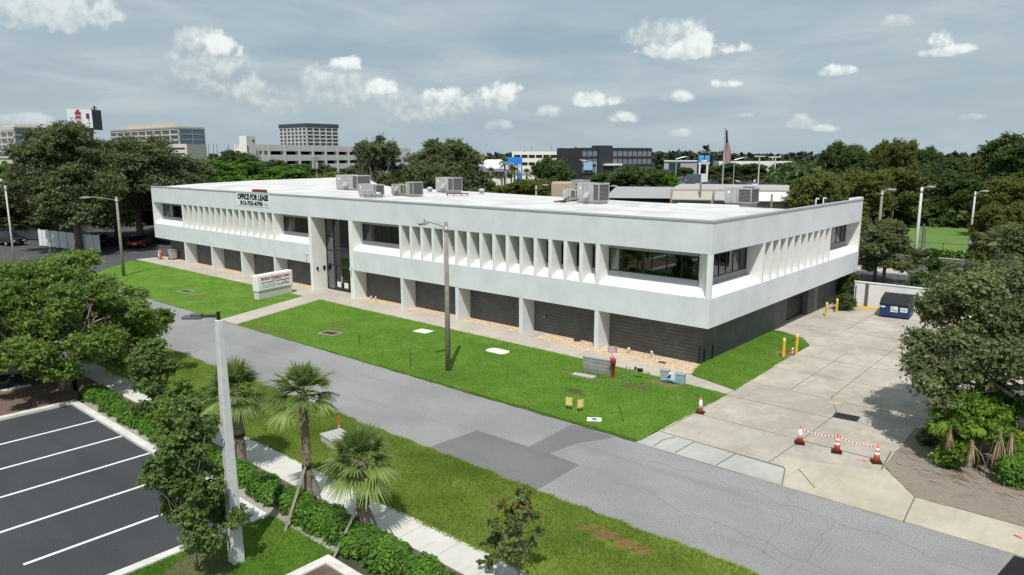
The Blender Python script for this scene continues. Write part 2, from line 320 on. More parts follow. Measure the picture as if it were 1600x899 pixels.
L_FAR = leafmat('far_wood_leaves', (.026, .042, .022), (.062, .085, .040), .1)

# ---------------------------------------------------------------- mesh helpers
class MB:
    def __init__(s): s.v = []; s.f = []
    def add(s, vs, fs):
        o = len(s.v); s.v += [tuple(x) for x in vs]; s.f += [tuple(i+o for i in f) for f in fs]; return s
    def box(s, x0, x1, y0, y1, z0, z1):
        return s.add([(x0,y0,z0),(x1,y0,z0),(x1,y1,z0),(x0,y1,z0),(x0,y0,z1),(x1,y0,z1),(x1,y1,z1),(x0,y1,z1)],
                     [(3,2,1,0),(4,5,6,7),(0,1,5,4),(1,2,6,5),(2,3,7,6),(3,0,4,7)])
    def prism(s, poly, z0, z1):
        a = sum(poly[i][0]*poly[(i+1) % len(poly)][1]-poly[(i+1) % len(poly)][0]*poly[i][1] for i in range(len(poly)))
        if a < 0: poly = poly[::-1]
        n = len(poly); vs = [(x, y, z0) for x, y in poly]+[(x, y, z1) for x, y in poly]
        return s.add(vs, [tuple(range(n-1, -1, -1)), tuple(range(n, 2*n))]+[(i, (i+1) % n, n+(i+1) % n, n+i) for i in range(n)])
    def extrude_y(s, prof, y0, y1):      # profile in x,z
        n = len(prof); vs = [(x, y0, z) for x, z in prof]+[(x, y1, z) for x, z in prof]
        return s.add(vs, [tuple(range(n)), tuple(range(2*n-1, n-1, -1))]+[(i, n+i, n+(i+1) % n, (i+1) % n) for i in range(n)])
    def extrude_x(s, prof, x0, x1):      # profile in y,z
        n = len(prof); vs = [(x0, y, z) for y, z in prof]+[(x1, y, z) for y, z in prof]
        return s.add(vs, [tuple(range(n-1, -1, -1)), tuple(range(n, 2*n))]+[(i, (i+1) % n, n+(i+1) % n, n+i) for i in range(n)])
    def tube(s, pts, rad, n=8, caps=True):
        pts = [Vector(p) for p in pts]; rad = rad if isinstance(rad, (list, tuple)) else [rad]*len(pts); o = len(s.v)
        prev = None
        for i, p in enumerate(pts):
            d = (pts[min(i+1, len(pts)-1)]-pts[max(i-1, 0)]).normalized()
            a = Vector((0, 0, 1)) if abs(d.z) < .9 else Vector((1, 0, 0))
            if prev is not None: a = prev
            x = d.cross(a).normalized(); y = d.cross(x).normalized(); prev = a
            for k in range(n):
                q = p+(x*math.cos(2*PI*k/n)+y*math.sin(2*PI*k/n))*rad[i]; s.v.append(tuple(q))
        for i in range(len(pts)-1):
            for k in range(n): s.f.append((o+i*n+k, o+i*n+(k+1) % n, o+(i+1)*n+(k+1) % n, o+(i+1)*n+k))
        if caps: s.f.append(tuple(o+k for k in range(n-1, -1, -1))); e = o+(len(pts)-1)*n; s.f.append(tuple(e+k for k in range(n)))
        return s
    def cyl(s, x, y, z0, z1, r, r2=None, n=12): return s.tube([(x, y, z0), (x, y, z1)], [r, r if r2 is None else r2], n)
    def lathe(s, x, y, prof, n=16):
        o = len(s.v)
        for r, z in prof:
            for k in range(n): s.v.append((x+r*math.cos(2*PI*k/n), y+r*math.sin(2*PI*k/n), z))
        for i in range(len(prof)-1):
            for k in range(n): s.f.append((o+i*n+k, o+i*n+(k+1) % n, o+(i+1)*n+(k+1) % n, o+(i+1)*n+k))
        s.f.append(tuple(o+k for k in range(n-1, -1, -1))); e = o+(len(prof)-1)*n; s.f.append(tuple(e+k for k in range(n)))
        return s
    def move(s, dx, dy, dz=0, rot=0):
        c, si = math.cos(rot), math.sin(rot); s.v = [(x*c-y*si+dx, x*si+y*c+dy, z+dz) for x, y, z in s.v]; return s
    def build(s, name, m, parent=None, smooth=False, bevel=0, fix=True):
        me = bpy.data.meshes.new(name); me.from_pydata(s.v, [], s.f); me.update()
        if fix:
            bm = bmesh.new(); bm.from_mesh(me); bmesh.ops.recalc_face_normals(bm, faces=bm.faces); bm.to_mesh(me); bm.free()
        me.materials.append(m)
        if smooth:
            for p in me.polygons: p.use_smooth = True
        o = bpy.data.objects.new(name, me); C.objects.link(o)
        if parent: o.parent = parent
        if bevel:
            b = o.modifiers.new('bevel', 'BEVEL'); b.width = bevel; b.segments = 2; b.limit_method = 'ANGLE'
        return o
def tag(o, label, cat, group=None, kind=None):
    if label: o['label'] = label
    if cat: o['category'] = cat
    if group: o['group'] = group
    if kind: o['kind'] = kind
    return o
def thing(name, label, cat, loc=(0, 0, 0), rz=0, group=None):
    o = bpy.data.objects.new(name, None); C.objects.link(o); o.empty_display_size = .3
    if len(loc) == 2: loc = (*loc, 0)
    o.location = loc; o.rotation_euler = (0, 0, rz); return tag(o, label, cat, group)
def children(o): return [c for c in bpy.data.objects if c.parent == o]
KIDS = {}
def copy_tree(o, parent=None):
    c = o.copy(); C.objects.link(c); c.parent = parent
    if o.name not in KIDS: KIDS[o.name] = [k for k in bpy.data.objects if k.parent == o]
    for k in KIDS[o.name]: copy_tree(k, c)
    return c
def dup(root, loc, rz=0, label=None, group=None, scale=None, cat=None):
    c = copy_tree(root); c.location = loc if len(loc) == 3 else (*loc, 0); c.rotation_euler = (0, 0, rz)
    if scale: c.scale = scale if isinstance(scale, tuple) else (scale,)*3
    if label: c['label'] = label
    if group: c['group'] = group
    if cat: c['category'] = cat
    return c
def struct(name, mb, m): o = mb.build(name, m); o['kind'] = 'structure'; return o
def jag(poly, step=.5, amp=.06, seed=1):
    rnd = random.Random(seed); out = []
    for i in range(len(poly)):
        a = Vector(poly[i]).to_2d() if len(poly[i]) == 3 else Vector(poly[i]); b = Vector(poly[(i+1) % len(poly)])
        L = (b-a).length; n = max(1, int(L/step)); d = (b-a)/n; nn = Vector((-d.y, d.x)).normalized()
        for k in range(n): out.append(tuple(a+d*k+(nn*rnd.uniform(-amp, amp) if k else Vector((0, 0)))))
    return out
def text(name, s, w, h, m, parent, loc, rot, bold=.01, ext=.004, align='CENTER'):
    cu = bpy.data.curves.new(name, 'FONT'); cu.body = s; cu.size = 1; cu.offset = bold; cu.extrude = ext; cu.align_x = 'LEFT'; cu.resolution_u = 3
    tmp = bpy.data.objects.new('tmp', cu); C.objects.link(tmp); dg = bpy.context.evaluated_depsgraph_get(); dg.update()
    me = bpy.data.meshes.new_from_object(tmp.evaluated_get(dg)); bpy.data.objects.remove(tmp); me.name = name
    n = len(me.vertices); co = np.empty(n*3, 'f'); me.vertices.foreach_get('co', co); co = co.reshape(-1, 3)
    lo, hi = co.min(0), co.max(0)
    sx = w/(hi[0]-lo[0]); sy = h/(hi[1]-lo[1])
    co[:, 0] = (co[:, 0]-(lo[0]+hi[0])/2)*sx; co[:, 1] = (co[:, 1]-(lo[1]+hi[1])/2)*sy
    me.vertices.foreach_set('co', co.ravel()); me.materials.clear(); me.materials.append(m)
    o = bpy.data.objects.new(name, me); C.objects.link(o); o.parent = parent; o.location = loc; o.rotation_euler = rot; return o
def quads_mesh(name, V, tone, m, parent=None, k=4):
    """V: (n,k,3) polygons, tone: (n,)"""
    n = len(V); me = bpy.data.meshes.new(name); me.vertices.add(n*k); me.vertices.foreach_set('co', V.astype('f').ravel())
    me.loops.add(n*k); me.loops.foreach_set('vertex_index', np.arange(n*k, dtype='i'))
    me.polygons.add(n); me.polygons.foreach_set('loop_start', np.arange(0, n*k, k, dtype='i'))
    me.update(calc_edges=True); a = me.attributes.new('tone', 'FLOAT', 'POINT'); a.data.foreach_set('value', np.repeat(tone, k).astype('f'))
    me.materials.append(m); o = bpy.data.objects.new(name, me); C.objects.link(o)
    if parent: o.parent = parent
    return o
def leaf_quads(P, Nn, size, rng, elong=1.6):
    n = len(P); a = rng.normal(size=(n, 3)); a -= (a*Nn).sum(1)[:, None]*Nn; a /= np.linalg.norm(a, axis=1)[:, None]+1e-9
    b = np.cross(Nn, a); s = size*rng.uniform(.6, 1.35, n)[:, None]; a = a*s*elong*.5; b = b*s*.5
    return np.stack([P-a, P+b*.9-a*.1, P+a, P-b*.9+a*.1], 1)
def crown_points(clumps, n, rng, shell=.55, flat=.8, per=26, droop=.12):
    """leaves gathered on sprays that stick out of uneven clumps (x,y,z,r). returns points, normals, tone"""
    c = np.array(clumps, float); w = c[:, 3]**2; w /= w.sum(); m = max(8, n//per); ci = rng.choice(len(c), m, p=w)
    cen = c[:, :3].mean(0); out = c[ci, :3]-cen; out /= np.linalg.norm(out, axis=1)[:, None]+1e-6
    d = rng.normal(size=(m, 3))+out*.55+np.array([0, 0, .25]); d /= np.linalg.norm(d, axis=1)[:, None]
    R_ = c[ci, 3]; inner = shell*rng.uniform(.3, 1, m); outer = rng.uniform(.72, 1.0, m)+.38*(rng.uniform(0, 1, m)**4)
    A = c[ci, :3]+d*(R_*inner)[:, None]*np.array([1, 1, flat]); E = c[ci, :3]+d*(R_*outer)[:, None]*np.array([1, 1, flat]); E[:, 2] -= droop*R_
    si = rng.integers(0, m, n); t = rng.beta(1.7, 1.1, n)[:, None]
    P = A[si]*(1-t)+E[si]*t+rng.normal(size=(n, 3))*(R_[si]*.115)[:, None]*np.array([1, 1, .6])
    ct = rng.uniform(0, 1, len(c)); st = rng.uniform(0, 1, m)
    tone = np.clip(.32*ct[ci[si]]+.38*st[si]+.30*rng.uniform(0, 1, n), 0, 1)
    Nn = d[si]*.35+np.array([0, 0, .45])+rng.normal(size=(n, 3))*.6; Nn /= np.linalg.norm(Nn, axis=1)[:, None]
    return P, Nn, tone
def make_clumps(rx, ry, z0, z1, n, rng, rc=(.22, .36), dome=1.0):
    """clumps on and in an ellipsoidal crown between heights z0 and z1"""
    out = []; zc = z0+(z1-z0)*.42
    for i in range(n):
        a = i*2.39996+rng.uniform(-.4, .4); k = rng.uniform(0, 1)**.5
        el = rng.uniform(-.25, 1.0)*1.35
        j = rng.uniform(.72, 1.18)*(1.12 if rng.uniform() < .12 else 1)
        x = math.cos(a)*math.cos(el)*rx*(.3+.65*k)*j; y = math.sin(a)*math.cos(el)*ry*(.3+.65*k)*j
        s = math.sin(el)*j; z = zc+(z1-zc)*s*.8 if s > 0 else zc+(zc-z0)*s
        r = rng.uniform(*rc)*min(rx, ry, (z1-z0)*.75); out.append((x, y, z, r))
    mx = max(c[2]+c[3]*.85 for c in out); mn = min(c[2]-c[3]*.5 for c in out); mr = max(math.hypot(c[0], c[1])+c[3]*.85 for c in out)
    k = (z1-z0)/(mx-mn); q = max(rx, ry)/mr
    return [(x*q, y*q, z0+(z-mn)*k, r*min(1, .5*(k+q))) for x, y, z, r in out]
def limbs(mb, base_r, h0, clumps, rng, lean=(0, 0), n=7, tip=.03, frac=.6, straight=.35, twigs=0, tmb=None):
    top = Vector((lean[0], lean[1], h0)); pts = [Vector((0, 0, -.1)), Vector((lean[0]*.3, lean[1]*.3, h0*.4)), top]
    mb.tube(pts, [base_r*1.25, base_r, base_r*.85], 10)
    idx = list(range(len(clumps))); rng.shuffle(idx)
    for j in idx[:max(3, int(len(clumps)*frac))]:
        c = clumps[j]; e = Vector(c[:3]); mid = top.lerp(e, .5)+Vector(rng.normal(size=3)*.08*(e-top).length); mid.z -= .06*(e-top).length
        m1 = top.lerp(mid, .5)+Vector((0, 0, .02)); L = (e-top).length; r = base_r*.45*min(1.3, .6+L*.06)
        mb.tube([top-Vector((0, 0, .1)), m1, mid, e], [r*1.1, r*.85, r*.6, tip], n)
        for t_ in range(twigs):
            d = Vector(rng.normal(size=3)).normalized(); d.z = abs(d.z)*.8; q = e+d*c[3]*rng.uniform(.9, 1.7); s0 = mid.lerp(e, rng.uniform(.3, 1))
            (tmb or mb).tube([s0, s0.lerp(q, .5)+Vector(rng.normal(size=3)*.06*c[3]), q], [tip*.8, tip*.6, tip*.35], 4)
def tree(name, label, cat, loc, clumps, nleaf, lsize, lm, base_r, h0, seed, bark=None, group=None, rz=0, shell=.5, frac=.6, twigs=0, twigmat=None, lean=(0, 0), flat=.8, elong=1.6, tip=.03, per=26):
    rng = np.random.default_rng(seed); t = thing(name, label, cat, loc, rz, group)
    P, N, tone = crown_points(clumps, nleaf, rng, shell, flat, per)
    quads_mesh('crown', leaf_quads(P, N, lsize, rng, elong), tone, lm, t)
    mb = MB(); tm = MB(); limbs(mb, base_r, h0, clumps, rng, lean, frac=frac, twigs=twigs, tmb=tm, tip=tip)
    mb.build('trunk', bark or BARK, t, smooth=True, fix=False)
    if tm.v: tm.build('bare_twigs', twigmat or PALEBARK, t, fix=False)
    return t
# ---------------------------------------------------------------- the ground, roads and pavements
struct('ground', MB().prism([(-5000, -400), (2500, -400), (2500, 7000), (-5000, 7000)], -.3, -.06), GROUND)
struct('street', MB().prism(jag([(-59, -16.5), (60, -16.5), (60, -10.62), (-59, -10.62)], .6, .05, 3), -.2, 0), ROADM)
struct('cross_street', MB().prism([(-110, -22), (-59.0, -22), (-59.0, -8.5), (-66, 2), (-66, 40), (-110, 40)], -.2, -.004), MIDASPH)
struct('asphalt_patch', MB().prism([(-3.7, -16.4), (1.85, -16.45), (1.75, -13.81), (.25, -13.7), (.45, -12.2), (1.3, -10.66), (-.9, -10.66), (-.75, -13.72), (-3.47, -13.83)], 0, .004), PATCHM)
struct('new_asphalt', MB().prism([(13.9, -16.45), (60, -16.45), (60, -10.66), (14.75, -10.66)], 0, .005), NEWASPH)
# parking lot in front of the camera and the grass, kerbs round it
LOTX0, LOTX1, LOTY = -19.75, -3.6, -23.75
struct('parking_lot', MB().prism([(LOTX0, -60), (LOTX1, -60), (LOTX1, LOTY), (LOTX0, LOTY)], -.2, -.002), DARKASPH)
ml = MB()
for x in (-16.7, -13.98, -11.36, -8.67, -6.1): ml.box(x-.06, x+.06, -29.4, LOTY-.02, -.002, .003)
for k in range(7): ml.box(-18+k*2.7-.06, -18+k*2.7+.06, -43, -37.5, -.002, .003)
struct('parking_lines', ml, LINE)
def kerb(name, pts, w=.3, h=.13):
    mb = MB()
    for (x0, y0), (x1, y1) in zip(pts[:-1], pts[1:]):
        d = Vector((x1-x0, y1-y0)).normalized(); n = Vector((-d.y, d.x))*w/2; e = d*w/2
        mb.prism([(x0-n.x-e.x, y0-n.y-e.y), (x1-n.x-e.x*.99, y1-n.y-e.y*.99), (x1+n.x-e.x*.99, y1+n.y-e.y*.99), (x0+n.x-e.x, y0+n.y-e.y)], -.1, h)
    o = struct(name, mb, KERB); b = o.modifiers.new('b', 'BEVEL'); b.width = .025; b.segments = 2; return o
kerb('parking_kerb', [(-19.9, -45), (-19.9, -23.6), (-3.45, -23.6), (-3.45, -60)])
kerb('planter_kerb', [(.2, -40), (.2, -23.75), (9, -23.75)])
struct('planter_gravel', MB().prism([(.35, -40), (9, -40), (9, -23.9), (.35, -23.9)], -.1, .06), MULCH)
struct('mulch_bed', MB().prism([(-60, -33), (-20.05, -33), (-20.05, -23.3), (-24.5, -22.0), (-60, -22.0)], -.1, .03), MULCH)
struct('far_parking_lot', MB().prism([(-60, -60), (-24.3, -60), (-24.3, -22.8), (-60, -22.8)], -.1, .034), DARKASPH)
kerb('far_parking_kerb', [(-24.2, -45), (-24.2, -24.0)], .15, .12)
struct('crushed_stone_strip', MB().prism([(-20.05, -23.45), (.05, -23.45), (.05, -22.9), (-20.05, -22.9)], -.1, .035), PEB)
struct('hedge_bed_soil', MB().prism([(-60, -22.9), (30, -22.9), (30, -21.7), (-60, -21.7)], -.1, .03), MULCH)
struct('sidewalk', MB().prism([(-58, -21.72), (40, -21.72), (40, -20.52), (-58, -20.52)], -.1, .06), WALK)
mj = MB()
for k in range(60): x = -55+k*1.55; mj.box(x-.012, x+.012, -21.7, -20.54, .06, .063)
struct('sidewalk_joints', mj, mat('faint_joint', (.40, .38, .34), .9, .1))
verge = jag([(-58, -20.54), (40, -20.54), (40, -16.48), (-58, -16.48)], .45, .09, 7)
struct('grass_verge', MB().prism(verge, -.1, .045), VERGE)
struct('island_grass', MB().prism([(-3.3, -60), (.05, -60), (.05, -23.4), (-3.3, -23.4)], -.1, .05), LAWN)
struct('mulch_ring', MB().prism([(-2.0+.95*math.cos(a)*(1+.12*math.sin(3*a)), -26.4+.85*math.sin(a)) for a in np.linspace(0, 2*PI, 24, False)], .04, .075), MULCH)
lawnW = jag([(-57.5, -10.66), (-31.18, -10.6), (-34.2, -2.05), (-58, -1.75), (-64.3, -2.0), (-65.6, -3.2), (-63.5, -5.0)], .45, .05, 8)
lawnE = jag([(-28.93, -10.63), (2.24, -10.35), (2.4, -2.66), (-3.4, -2.25), (-32.1, -1.95)], .45, .05, 9)
struct('lawn', MB().prism(lawnW, -.1, .05).prism(lawnE, -.1, .05), LAWN)
struct('side_lawn', MB().prism(jag([(-.6, -.2), (-.4, -.75), (2.42, -2.0), (2.1, 9.2), (1.3, 10.6), (-.35, 11.5), (-.95, 11.5), (-.95, 1.3)], .5, .04, 4), -.1, .05), LAWN)
struct('entry_walk', MB().prism([(-31.14, -10.6), (-28.97, -10.63), (-32.07, -1.61), (-34.34, -1.7)], -.1, .055), WALK2)
struct('building_walk', MB().prism([(-66.5, -2.05), (-34.3, -2.02), (-32.0, -1.98), (-3.4, -2.28), (2.38, -2.72), (2.42, -1.95), (-.65, -.95), (-8, -.62), (-13, -.18), (-13.1, .1), (-20, .15), (-30.2, .1), (-30.2, 1.3), (-36.1, 1.3), (-36.2, .05), (-66.5, .05)], -.1, .058), WALK2)
mj = MB()
for x in np.arange(-64, 1, 1.9): mj.box(x-.014, x+.014, -2.0, -.9 if x > -10 else -.2, .058, .061)
for k in range(6): y = -10+k*1.5; x = -30-(y+10.6)*.35; mj.box(x-1.05, x+1.05, y-.012, y+.012, .055, .058)
struct('walk_joints', mj, mat('faint_joint', (.3, .28, .24), .9, .1))
struct('gravel_bed', MB().prism([(-66.5, .05), (-36.2, .05), (-36.2, 1.25), (-66.5, 1.25)], -.1, .045).prism(
    [(-30.1, .1), (-20, .15), (-13.1, .1), (-13, .1), (-13, 1.25), (-30.1, 1.25)], -.1, .045).prism([(-11.65, 1.25), (-11.6, -.3), (-8, -.62), (-.75, -1.05), (-.3, -.55), (-.5, .4), (-.9, 1.25)], -.1, .045), GRAVEL)
struct('door_landing', MB().prism([(-13.05, 1.2), (-13.0, -.2), (-11.6, -.28), (-11.62, 1.2)], -.1, .07), CONC2)
# driveway
struct('driveway', MB().prism([(2.28, -8.95), (10.05, -9.05), (10.75, -7.3), (10.3, -6.6), (10.25, -1.6), (24, -1.6), (24, 23.3), (-1.0, 23.3), (-1.0, 11.4), (1.35, 10.6), (2.2, 9.2)], -.1, .02), CONC)
struct('apron_strip', MB().prism([(2.2, -10.6), (8.05, -10.6), (7.6, -9.15), (2.3, -8.97)], -.1, .024), CONC2)
struct('apron', MB().prism([(8.07, -10.62), (11.85, -10.62), (11.72, -8.58), (10.6, -6.95), (7.0, -8.4), (7.62, -9.17)], -.1, .028), CONC3)
struct('right_sidewalk', MB().prism([(11.89, -10.6), (40, -10.6), (40, -8.6), (11.76, -8.58)], -.1, .03), CONC3)
mj = MB()
def jl(x0, y0, x1, y1, w=.035, z=.024):
    d = Vector((x1-x0, y1-y0)); n = Vector((-d.y, d.x)).normalized()*w/2; mj.prism([(x0-n.x, y0-n.y), (x1-n.x, y1-n.y), (x1+n.x, y1+n.y), (x0+n.x, y0+n.y)], z-.003, z)
for a in [(2.4, -6.0, 10.3, -6.1), (2.3, -2.75, 7.24, -2.72), (7.2, -1.95, 10.2, -3.3), (2.4, -.1, 6.0, -.1), (6.9, -.2, 14, -.3), (2.2, 3.3, 9.5, 3.3), (2.2, 6.6, 9.5, 6.6), (0, 10.9, 10, 10.9), (0, 14.2, 10, 14.2), (0, 17.6, 10, 17.6),
          (6.95, -9.0, 7.1, -6.05), (7.1, -6.05, 7.2, -1.9), (7.2, -1.9, 6.3, .1), (6.3, .1, 6.2, 22), (4.4, -.1, 4.4, 9), (2.6, 14.2, 2.6, 22), (2.4, -2.7, 2.4, -8.9)]: jl(*a)
for a in [(2.3, -8.96, 7.6, -9.15), (3.9, -10.55, 3.95, -9.0), (5.6, -10.55, 5.7, -9.1), (7.62, -9.17, 8.05, -10.6), (11.74, -8.58, 11.87, -10.6), (2.95, -10.5, 2.9, -9.7), (2.9, -9.7, 3.15, -9.1), (8.0, -8.9, 9.0, -10.1)]: jl(*a, z=.0345, w=.04)
struct('pavement_joints', mj, JOINT)
mj = MB(); rnd = random.Random(5)
def crack(x, y, ang, n, w=.022, z=.004):
    for k in range(n):
        a = ang+rnd.uniform(-.55, .55); L = rnd.uniform(.25, .6); x2, y2 = x+math.cos(a)*L, y+math.sin(a)*L
        jl(x, y, x2, y2, w, z); x, y = x2, y2
crack(2.6, -12.0, -.02, 28, .016); crack(3.5, -14.2, 0, 22, .014); crack(7.5, -15.4, .05, 18, .014); crack(9.0, -12.3, -1.6, 7, .014); crack(10.3, -12.2, -1.5, 8, .014)
struct('road_cracks', mj, mat('crack_tar', (.185, .185, .18), .95, .1))
struct('spray_paint_mark', MB().prism(jag([(6.35, -.8), (6.8, -.75), (6.95, -.3), (6.5, -.35)], .15, .06, 2), .0245, .0255), mat('faded_orange_paint', (.62, .42, .16), .9, .1, noise=(6, .9, (.45, .38, .28))))
struct('red_spray_mark', MB().prism(jag([(9.3, -6.65), (9.7, -6.6), (9.7, -6.5), (9.35, -6.58)], .1, .02, 2), .0205, .0215).prism(jag([(14.55, -9.4), (14.8, -9.5), (14.82, -9.42), (14.6, -9.3)], .1, .02, 3), .031, .033), mat('red_spray_paint', (.6, .08, .05), .9, .1))
struct('dirt_bed', MB().prism(jag([(10.3, -6.6), (10.75, -7.3), (11.72, -8.57), (40, -8.62), (40, -1.6), (10.25, -1.6)], .4, .05, 6), -.1, .055), DIRT)
struct('rear_street', MB().prism([(-60, 24.5), (60, 24.5), (60, 42.2), (-60, 42.2)], -.2, .002), MIDASPH)
struct('rear_sidewalk', MB().prism([(-60, 42.2), (60, 42.2), (60, 44.2), (-60, 44.2)], -.2, .12), WALK2)
struct('rear_verge', MB().prism([(-60, 44.2), (60, 44.2), (60, 45.6), (-60, 45.6)], -.2, .06), DIRT)
struct('second_street', MB().prism([(-60, 45.6), (60, 45.6), (60, 56.5), (-60, 56.5)], -.2, .003), MIDASPH)
struct('field_path', MB().prism([(-60, 59.8), (60, 59.8), (60, 65.5), (-60, 65.5)], -.2, .05), WALK2)
struct('playing_field', MB().prism([(-60, 65.5), (90, 65.5), (90, 100), (-60, 100)], -.2, .06).prism([(-60, 56.5), (60, 56.5), (60, 59.8), (-60, 59.8)], -.2, .08), FIELD)
mj = MB(); mj.box(-6.5, -1.9, 35.0, 35.15, .002, .007); mj.box(-60, 60, 42.05, 42.2, .0, .13); mj.box(-60, 60, 56.5, 56.65, 0, .14); struct('rear_kerbs', mj, KERB)

def in_poly(x, y, poly):
    n = len(poly); ins = np.zeros(len(x), bool)
    for i in range(n):
        x0, y0 = poly[i]; x1, y1 = poly[(i+1) % n]
        if y0 == y1: continue
        c = ((y0 > y) != (y1 > y)) & (x < (x1-x0)*(y-y0)/(y1-y0)+x0); ins ^= c
    return ins
def grass(name, poly, n, h, m, seed, z=.045, w=.02, xr=None, near=True):
    rng = np.random.default_rng(seed); p = np.array(poly); lo, hi = p.min(0), p.max(0)
    if xr: lo[0] = max(lo[0], xr[0]); hi[0] = min(hi[0], xr[1])
    X = rng.uniform(lo[0], hi[0], n*2); Y = rng.uniform(lo[1], hi[1], n*2); k = in_poly(X, Y, poly); X, Y = X[k][:n], Y[k][:n]
    bare = np.ones(len(X)); br = np.random.default_rng(99)
    for (sx, sy, rx, ry) in ((5.1, -17.4, 1.0, .4), (6.3, -17.5, .75, .38), (5.6, -17.75, .6, .25), (-22, -8, 1.2, .7), (-3.4, -7.2, .8, .4), (-1.6, -4.6, 1.1, .4), (-4.4, -4.9, 1.2, .4), (-.6, -3.3, 1.0, .35), (2.0, 6.2, .7, .7)):
        q = ((X-sx)/rx)**2+((Y-sy)/ry)**2+.7*np.sin(X*5+Y*9)*np.cos(Y*13-X*4); bare *= np.clip(q*.8-.15, .08, 1)
    keep = br.uniform(0, 1, len(X)) < bare; X, Y = X[keep], Y[keep]
    if near:                                    # thinner far away
        d = np.hypot(X-CAM[0], Y-CAM[1]); keep = rng.uniform(0, 1, len(X)) < np.clip((24/d)**1.3, .12, 1); X, Y = X[keep], Y[keep]
    n = len(X); a = rng.uniform(0, 2*PI, n); hh = h*rng.uniform(.5, 1.3, n); dx, dy = np.cos(a)*w, np.sin(a)*w; lx, ly = rng.normal(size=(2, n))*h*1.25
    P0 = np.stack([X-dx, Y-dy, np.full(n, z)], 1); P1 = np.stack([X+dx, Y+dy, np.full(n, z)], 1); P2 = np.stack([X+lx, Y+ly, z+hh], 1)
    pt = .5+.28*np.sin(X*.7+np.sin(Y*.9)*1.5)*np.cos(Y*1.1+X*.23)+.22*np.sin(X*.19+1.3*np.sin(Y*.5+X*.1))+.18*np.sin(X*2.3+Y*1.1)*np.sin(Y*2.9-X*.6); tone = np.clip(.75*pt+.3*rng.uniform(0, 1, n)-.03, 0, 1)
    o = quads_mesh(name, np.stack([P0, P1, P2], 1), tone, m, None, 3); return tag(o, 'short green blades covering the '+('wide lawn' if 'lawn' in name else 'roadside verge' if 'verge' in name else 'parking island'), 'grass', None, 'stuff')
grass('lawn_grass', lawnE, 150000, .055, L_GRASS, 1)
grass('lawn_grass', lawnW, 30000, .06, L_GRASS, 2, w=.03)['label'] = 'short green blades covering the lawn beyond the entry walk'
grass('side_lawn_grass', [(-.6, -.2), (-.4, -.75), (2.42, -2.0), (2.1, 9.2), (1.3, 10.6), (-.35, 11.5), (-.95, 11.5), (-.95, 1.3)], 35000, .055, L_GRASS, 6)['label'] = 'short green blades covering the small lawn beside the driveway'
grass('verge_grass', verge, 230000, .075, L_VGRASS, 3, xr=(-32, 11))
grass('island_grass_blades', [(-3.3, -30), (.05, -30), (.05, -23.4), (-3.3, -23.4)], 40000, .06, L_GRASS, 4)

# ---------------------------------------------------------------- the office building
def rect0(x, y, w, d): return [(x-w/2, y-d/2), (x+w/2, y-d/2), (x+w/2, y+d/2), (x-w/2, y+d/2)]
B = thing('office_building', 'long white two-storey office building with deep fins above a dark block ground floor', 'building', (0, 0, 0))
L, Wd, H = 66.0, 25.7, 8.0; ZU, ZL, ZB = 6.27, 3.92, 2.36
m = MB(); m.box(-L, 0, 0, .25, ZU, 7.9); m.box(-.25, 0, .25, Wd, ZU, 7.9); m.box(-L, -L+.25, .25, Wd-.1, ZU, 7.68)
m.build('upper_fascia', STUCCO, B)
EN0, EN1 = -35.72, -30.58
m = MB()
for x0, x1 in ((-L, -36.1), (-30.1, 0)): m.box(x0, x1, 0, .25, ZB, ZL)
m.box(-.25, 0, .25, Wd, ZB, ZL); m.box(-12, -.25, Wd-.25, Wd, ZB, ZL); m.box(-L, -60, Wd-.35, Wd-.1, ZB, ZL); m.box(-L, -L+.25, .25, Wd-.25, ZB, ZL)
m.build('lower_band', STUCCO, B)
RP = [(-L+.1, .27, 7.86), (-.27, .27, 7.86), (-.27, 12.6, 7.86), (-12, 12.9, 7.86), (-24, 14.6, 7.86), (-32, 15.9, 7.86), (-45.9, 17.2, 7.9), (-51, 19.4, 8.0), (-60, 25.0, 8.3), (-L+.1, 25.7, 8.4), (-L+.1, 12.0, 8.28), (-L+.1, 6, 8.12)]
n = len(RP); m = MB(); m.add([(x, y, 7.70 if z < 7.95 else z-.16) for x, y, z in RP]+RP+[(-45.5, 8, 7.98)], [tuple(range(n-1, -1, -1))]+[(i, (i+1) % n, n+(i+1) % n, n+i) for i in range(n)]+[(n+i, n+(i+1) % n, 2*n) for i in range(n)]); m.build('roof', ROOF, B)
MB().prism([(-12, 12.6), (-.27, 12.6), (-.27, Wd-.3), (-12, Wd-.3)], 6.38, 6.5).build('lower_roof', ROOF, B)
rnd = random.Random(12)
for (x, y, w, d) in ((-20.5, 10.5, 2.2, 1.0), (-10.2, 9.0, 2.6, 1.0), (-7.2, 6.2, 2.2, 1.2), (-48, 9, 3, 1.0), (-40, 11.5, 3, 1.0), (-24.5, 8.2, 1.8, .8), (-17, 5, 1.6, .8)): MB().prism(jag(rect0(x, y, w, d), .3, .05, int(-x)), 7.86, 7.885 if x > -30 else 8.03).build('roof_patch', mat('fresh_white_patch', (.82, .82, .80), .6, .3), B)
MB().prism([(-8.4, 11.8), (-4.2, 12.4), (-4.2, 12.6), (-8.4, 12.0)], 7.86, 7.98).prism([(-9.0, 10.6), (-8.1, 10.9), (-8.1, 11.0), (-9.0, 10.7)], 7.86, 7.90).build('roof_kerb', WHITE, B)
m = MB(); co = .04
m.box(-L-co, co, -co, .30, 7.9, H); m.box(-.30, co, .30, Wd+co, 7.9, H); pass
o = m.build('roof_coping', COPING, B)
m = MB(); m.box(-.30, .0, Wd-2.6, Wd-.02, 8.002, 8.13); m.build('raised_coping', WHITE, B)
